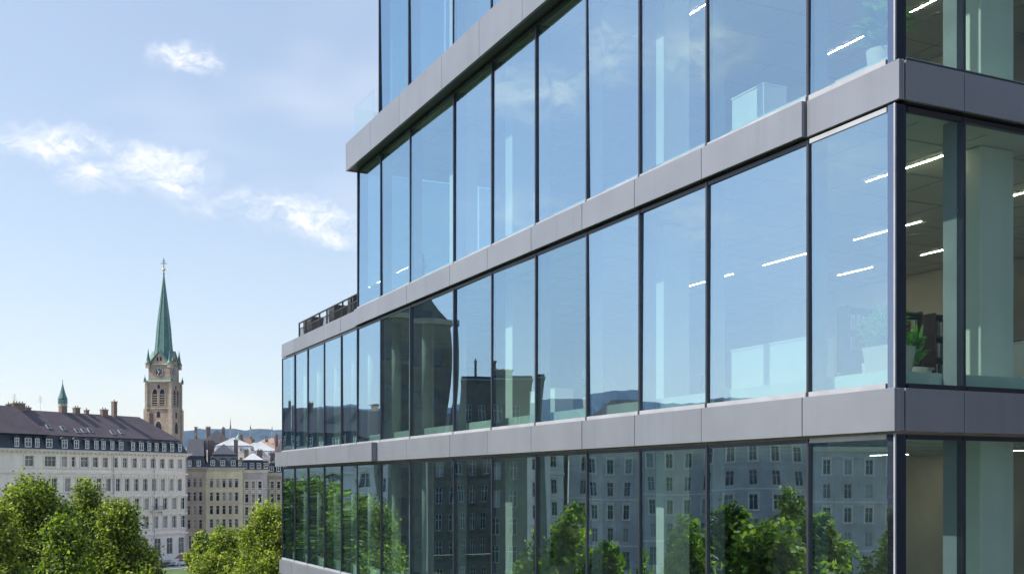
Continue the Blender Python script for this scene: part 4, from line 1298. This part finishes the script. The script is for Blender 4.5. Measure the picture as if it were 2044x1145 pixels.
ob = house('broad brown block with roof cabin mirrored in the middle storey panes', (-97.2, 96.8), R(48), 14, 12, 29, [(2 + 3.6 * i, 4.2 + 3.6 * i, bays(14, 2.1, 1.0), 0) for i in range(7)], M['dark_brick'], M['dark_brick'], 'flat', roofmat=M['roof_slate'], cornice=.15, chimneys=[(4.2, 5, 4.4, 4.4, .9), (11.0, 6, .5, .5, 2.6), (4.2, 5.1, 1.3, 1.3, 2.2), (4.3, 5.0, .3, .3, 4.2)])
# unseen dark block, added so the shaded facade and its panes reflect dark
M['added_block_dark'] = surf('added_block_skin', (.018, .022, .030), .6, var=.2, scale=.4, streak=.3)  # near-black so the added block mirrors dark in the shaded facade
house('unseen dark block added across the side street to darken the shaded facade', (off_pt(78, -17, 0).x, off_pt(78, -17, 0).y), PHI + math.pi, 66, 12, 33,
      [(4.2 + 3.8 * q, 5.6 + 3.8 * q, [(33, 60)], None) for q in range(0)], M['added_block_dark'], M['added_block_dark'], 'flat', roofmat=M['roof_slate'], cornice=.4, sash=M['added_block_dark'])


# ------------------------------------------------------------------ trees
def tree(x, y, h, rad, mat, seed, label, nleaf=15000, leaf=.092, trunk_h=None, lean=0.0, group='leafy trees along the park edge'):
    r = np.random.default_rng(seed)
    rr = random.Random(seed)
    t = empty('leafy_tree', (x, y, 0))
    tag(t, label, 'tree', group)
    th_ = trunk_h or h * .28
    tk = MB()
    tk.tube([(0, 0, -.1), (.05, .03, th_ * .5), (.02, .1, th_), (.1, 0, h * .55), (.05, .05, h * .8)], [.36, .28, .24, .15, .05], 9)
    lobes = []
    nl = 30
    for i in range(nl):
        f = (i + .5) / nl
        z = th_ * .95 + (h - th_) * (.06 + .86 * f)
        prof = math.sin(math.pi * min(1, (.16 + .84 * (1 - f)) ** .9)) if f < .35 else (1 - (f - .35) / .65 * .88)
        prof = max(.12, min(1, .55 + f * 1.3) if f < .35 else 1 - ((f - .35) / .65) ** 1.35 * .86)
        a = i * 2.39996 + rr.uniform(-.4, .4)
        rd = rad * prof * rr.uniform(.30, .86)
        c = Vector((math.cos(a) * rd, math.sin(a) * rd, z + rr.uniform(-.4, .4)))
        s = rad * rr.uniform(.20, .42) * (.55 + .5 * prof)
        lobes.append((c, s))
        zb = max(th_ * .8, z - rd * .9 - .8)
        tk.tube([(0, 0, zb), tuple(c * .5 + Vector((0, 0, zb * .5 + .1))), tuple(c)], [.10, .06, .02], 5)
    for i in range(6):
        f = rr.uniform(.55, 1)
        lobes.append((Vector((rr.uniform(-.35, .35) * rad * (1.3 - f), rr.uniform(-.35, .35) * rad * (1.3 - f), th_ + (h - th_) * f * .96)), rad * .22))
    tk.build('trunk', M['bark'], t, smooth=True)
    S = np.array([l[1] for l in lobes])
    C = np.array([list(l[0]) for l in lobes])
    pick = r.choice(len(S), nleaf, p=(S ** 2) / (S ** 2).sum())
    # twig clusters: leaves gather in small tufts so that gaps and dark hollows remain
    ntuft = nleaf // 9
    tp = r.choice(len(S), ntuft, p=(S ** 2) / (S ** 2).sum())
    d = r.normal(size=(ntuft, 3))
    d /= np.linalg.norm(d, axis=1)[:, None]
    d[:, 2] = d[:, 2] * .95 + .18
    rads = r.uniform(.25, 1.0, ntuft) ** .5 * r.uniform(.80, 1.30, ntuft)
    tc_ = C[tp] + d * (S[tp] * rads)[:, None] * np.array([1, 1, 1.12])
    ti = r.integers(0, ntuft, nleaf)
    pos = tc_[ti] + r.normal(size=(nleaf, 3)) * .21
    nrm = d[ti] * .5 + r.normal(size=(nleaf, 3)) * .8 + np.array([0, 0, .35])
    nrm /= np.linalg.norm(nrm, axis=1)[:, None]
    ref = r.normal(size=(nleaf, 3))
    a1 = np.cross(nrm, ref)
    a1 /= np.linalg.norm(a1, axis=1)[:, None]
    a2 = np.cross(nrm, a1)
    sz = (leaf * r.uniform(.6, 1.35, nleaf))[:, None]
    v = np.stack([pos - a1 * sz, pos + a2 * sz * .62 + nrm * sz * .18, pos + a1 * sz, pos - a2 * sz * .62 + nrm * sz * .18], 1).reshape(-1, 3)
    me = bpy.data.meshes.new('crown')
    me.vertices.add(nleaf * 4)
    me.vertices.foreach_set('co', v.astype(np.float32).ravel())
    me.loops.add(nleaf * 4)
    me.loops.foreach_set('vertex_index', np.arange(nleaf * 4, dtype=np.int32))
    me.polygons.add(nleaf)
    me.polygons.foreach_set('loop_start', np.arange(0, nleaf * 4, 4, dtype=np.int32))
    me.polygons.foreach_set('loop_total', np.full(nleaf, 4, np.int32))
    me.update(calc_edges=True)
    tint = np.repeat(np.clip(r.normal(.36, .20, nleaf) + r.normal(0, .22, ntuft)[ti], 0, 1), 4)  # random leaf colour; the per-tuft swing also paints highlights into the crown
    a_ = me.attributes.new('tint', 'FLOAT', 'POINT')
    a_.data.foreach_set('value', tint.astype(np.float32))
    me.materials.append(mat)
    inst('crown', me, t)
    return t


def tree_px(px, d, py, rad, mat, seed, label, **kw):
    x, y = at(px, d)
    return tree(x, y, hz(py, d), rad, mat, seed, label, **kw)


tree_px(72, 60, 938, 3.9, M['leaf_a'], 11, 'tallest leafy tree in front of the long pale house', nleaf=90000)
tree_px(168, 68, 962, 2.5, M['leaf_a'], 12, 'slim leafy tree between the tallest tree and the lower broad one', nleaf=50000)
tree_px(240, 60, 990, 3.0, M['leaf_a'], 13, 'lower broad leafy tree nearest the street opening', nleaf=62000)
tree_px(-20, 54, 1000, 3.0, M['leaf_b'], 14, 'leafy tree cut by the picture edge below the long pale house', nleaf=62000)
tree_px(130, 50, 1040, 2.6, M['leaf_c'], 19, 'darker low leafy tree in front of the tallest tree', nleaf=50000)
tree_px(-110, 66, 955, 3.6, M['leaf_a'], 15, 'leafy tree outside the picture that shows in the far panes', nleaf=16000)
tree_px(532, 70, 996, 4.1, M['leaf_b'], 16, 'yellowish green tree standing beside the glass building', nleaf=90000)
tree_px(448, 76, 1052, 3.1, M['leaf_b'], 17, 'low yellowish green tree next to the one beside the glass building', nleaf=46000)
tree_px(402, 150, 1066, 2.2, M['leaf_b'], 18, 'small street tree in front of the brown stone house', nleaf=7000, leaf=.22)
tree_px(440, 165, 1052, 2.0, M['leaf_a'], 20, 'small street tree in front of the cream town house', nleaf=6000, leaf=.22)
rt = random.Random(5)
park = [(-40, 42, 12.5), (-50, 58, 13), (-58, 34, 12), (-70, 48, 13), (-46, 20, 11.5), (-64, 14, 12), (-82, 30, 13), (-90, 60, 13.5), (-36, 74, 14.5), (-78, 78, 13.5), (-100, 40, 12.5),
        (-44, 50, 11.5), (-60, 50, 12.8), (-52, 28, 11.8), (-74, 62, 12.6), (-66, 28, 12.2), (-54, 44, 12.2), (-84, 46, 13.2), (-38, 33, 10.8), (-66, 70, 13), (-56, 8, 11.6), (-76, 18, 12.6)]
for i, (x, y, h) in enumerate(park):
    tree(x, y, h, 3.6, M[('leaf_a', 'leaf_b', 'leaf_c')[i % 3]], 40 + i, 'park tree beyond the picture edge that shows in the lowest panes', nleaf=6500, leaf=.24, group='park trees mirrored in the panes')


# ------------------------------------------------------------------ parked cars at the street opening
def car(x, y, rz, c, label):
    t = empty('parked_car', (x, y, .012), rz)
    tag(t, label, 'car', 'cars parked along the kerb')
    pr = [(-2.1, .35), (2.1, .32), (2.15, .62), (1.95, .80), (.95, .92), (.35, 1.40), (-1.15, 1.44), (-1.85, .98), (-2.12, .92)]
    MB().prism(pr, -.86, .86).build('body', paint('paint_' + label.split()[0], c), t, bevel=.07)
    gl = [(.82, .95), (.32, 1.34), (-1.1, 1.37), (-1.62, .98)]
    for s in (-1, 1):
        MB().prism(gl, s * .862 - .004, s * .862 + .004).build('side_window', M['car_glass'], t)
        for xx in (-1.3, 1.32):
            wq = MB()
            ring = [(xx + .32 * math.cos(k * math.pi / 8), .32 + .32 * math.sin(k * math.pi / 8)) for k in range(16)]
            wq.prism(ring, s * .78 - .11, s * .78 + .11)
            wo_ = wq.build('wheel', M['tyre'], t)
            MB().prism([(xx + .2 * math.cos(k * math.pi / 6), .32 + .2 * math.sin(k * math.pi / 6)) for k in range(12)], s * .892 - .006, s * .892 + .006).build('rim', M['rim'], wo_)
        MB().box(-2.17, -2.10, s * .62 - .16, s * .62 + .16, .68, .84).build('tail_light', M['red_light'], t)
        MB().box(2.08, 2.17, s * .62 - .18, s * .62 + .18, .56, .72).build('headlight', M['rim'], t)
    MB().poly([(.97, -.74, .95), (.97, .74, .95), (.38, .68, 1.405), (.38, -.68, 1.405)]).build('windscreen', M['car_glass'], t, fix=False)


for i, (x, y, c, lab) in enumerate(((112, -14.3, (.55, .56, .58), 'silver car parked in the street opening between the trees'),
                                    (118.5, -14.3, (.72, .72, .71), 'white car parked behind the silver one'),
                                    (125.5, -14.4, (.03, .035, .05), 'black car parked at the far end of the street opening'),
                                    (121, -5.6, (.30, .03, .03), 'red car parked by the long pale house'))):
    px_, py_ = st(x, y)
    car(px_, py_, ST_TH, c, lab)

# ------------------------------------------------------------------ air
HAZE = 8.0e-5
hzm, t = newmat('haze_air')
vol = t.n('ShaderNodeVolumePrincipled', {'Color': (.14, .42, 1.0, 1), 'Absorption Color': (1, 1, 1, 1), 'Density': HAZE, 'Anisotropy': .1})
t.n('ShaderNodeOutputMaterial', {'Volume': vol.outputs[0]})
hzo = MB().box(-5600, 5600, -2100, 5600, -31.5, 370).build('haze', hzm)
tag(hzo, kind='stuff')
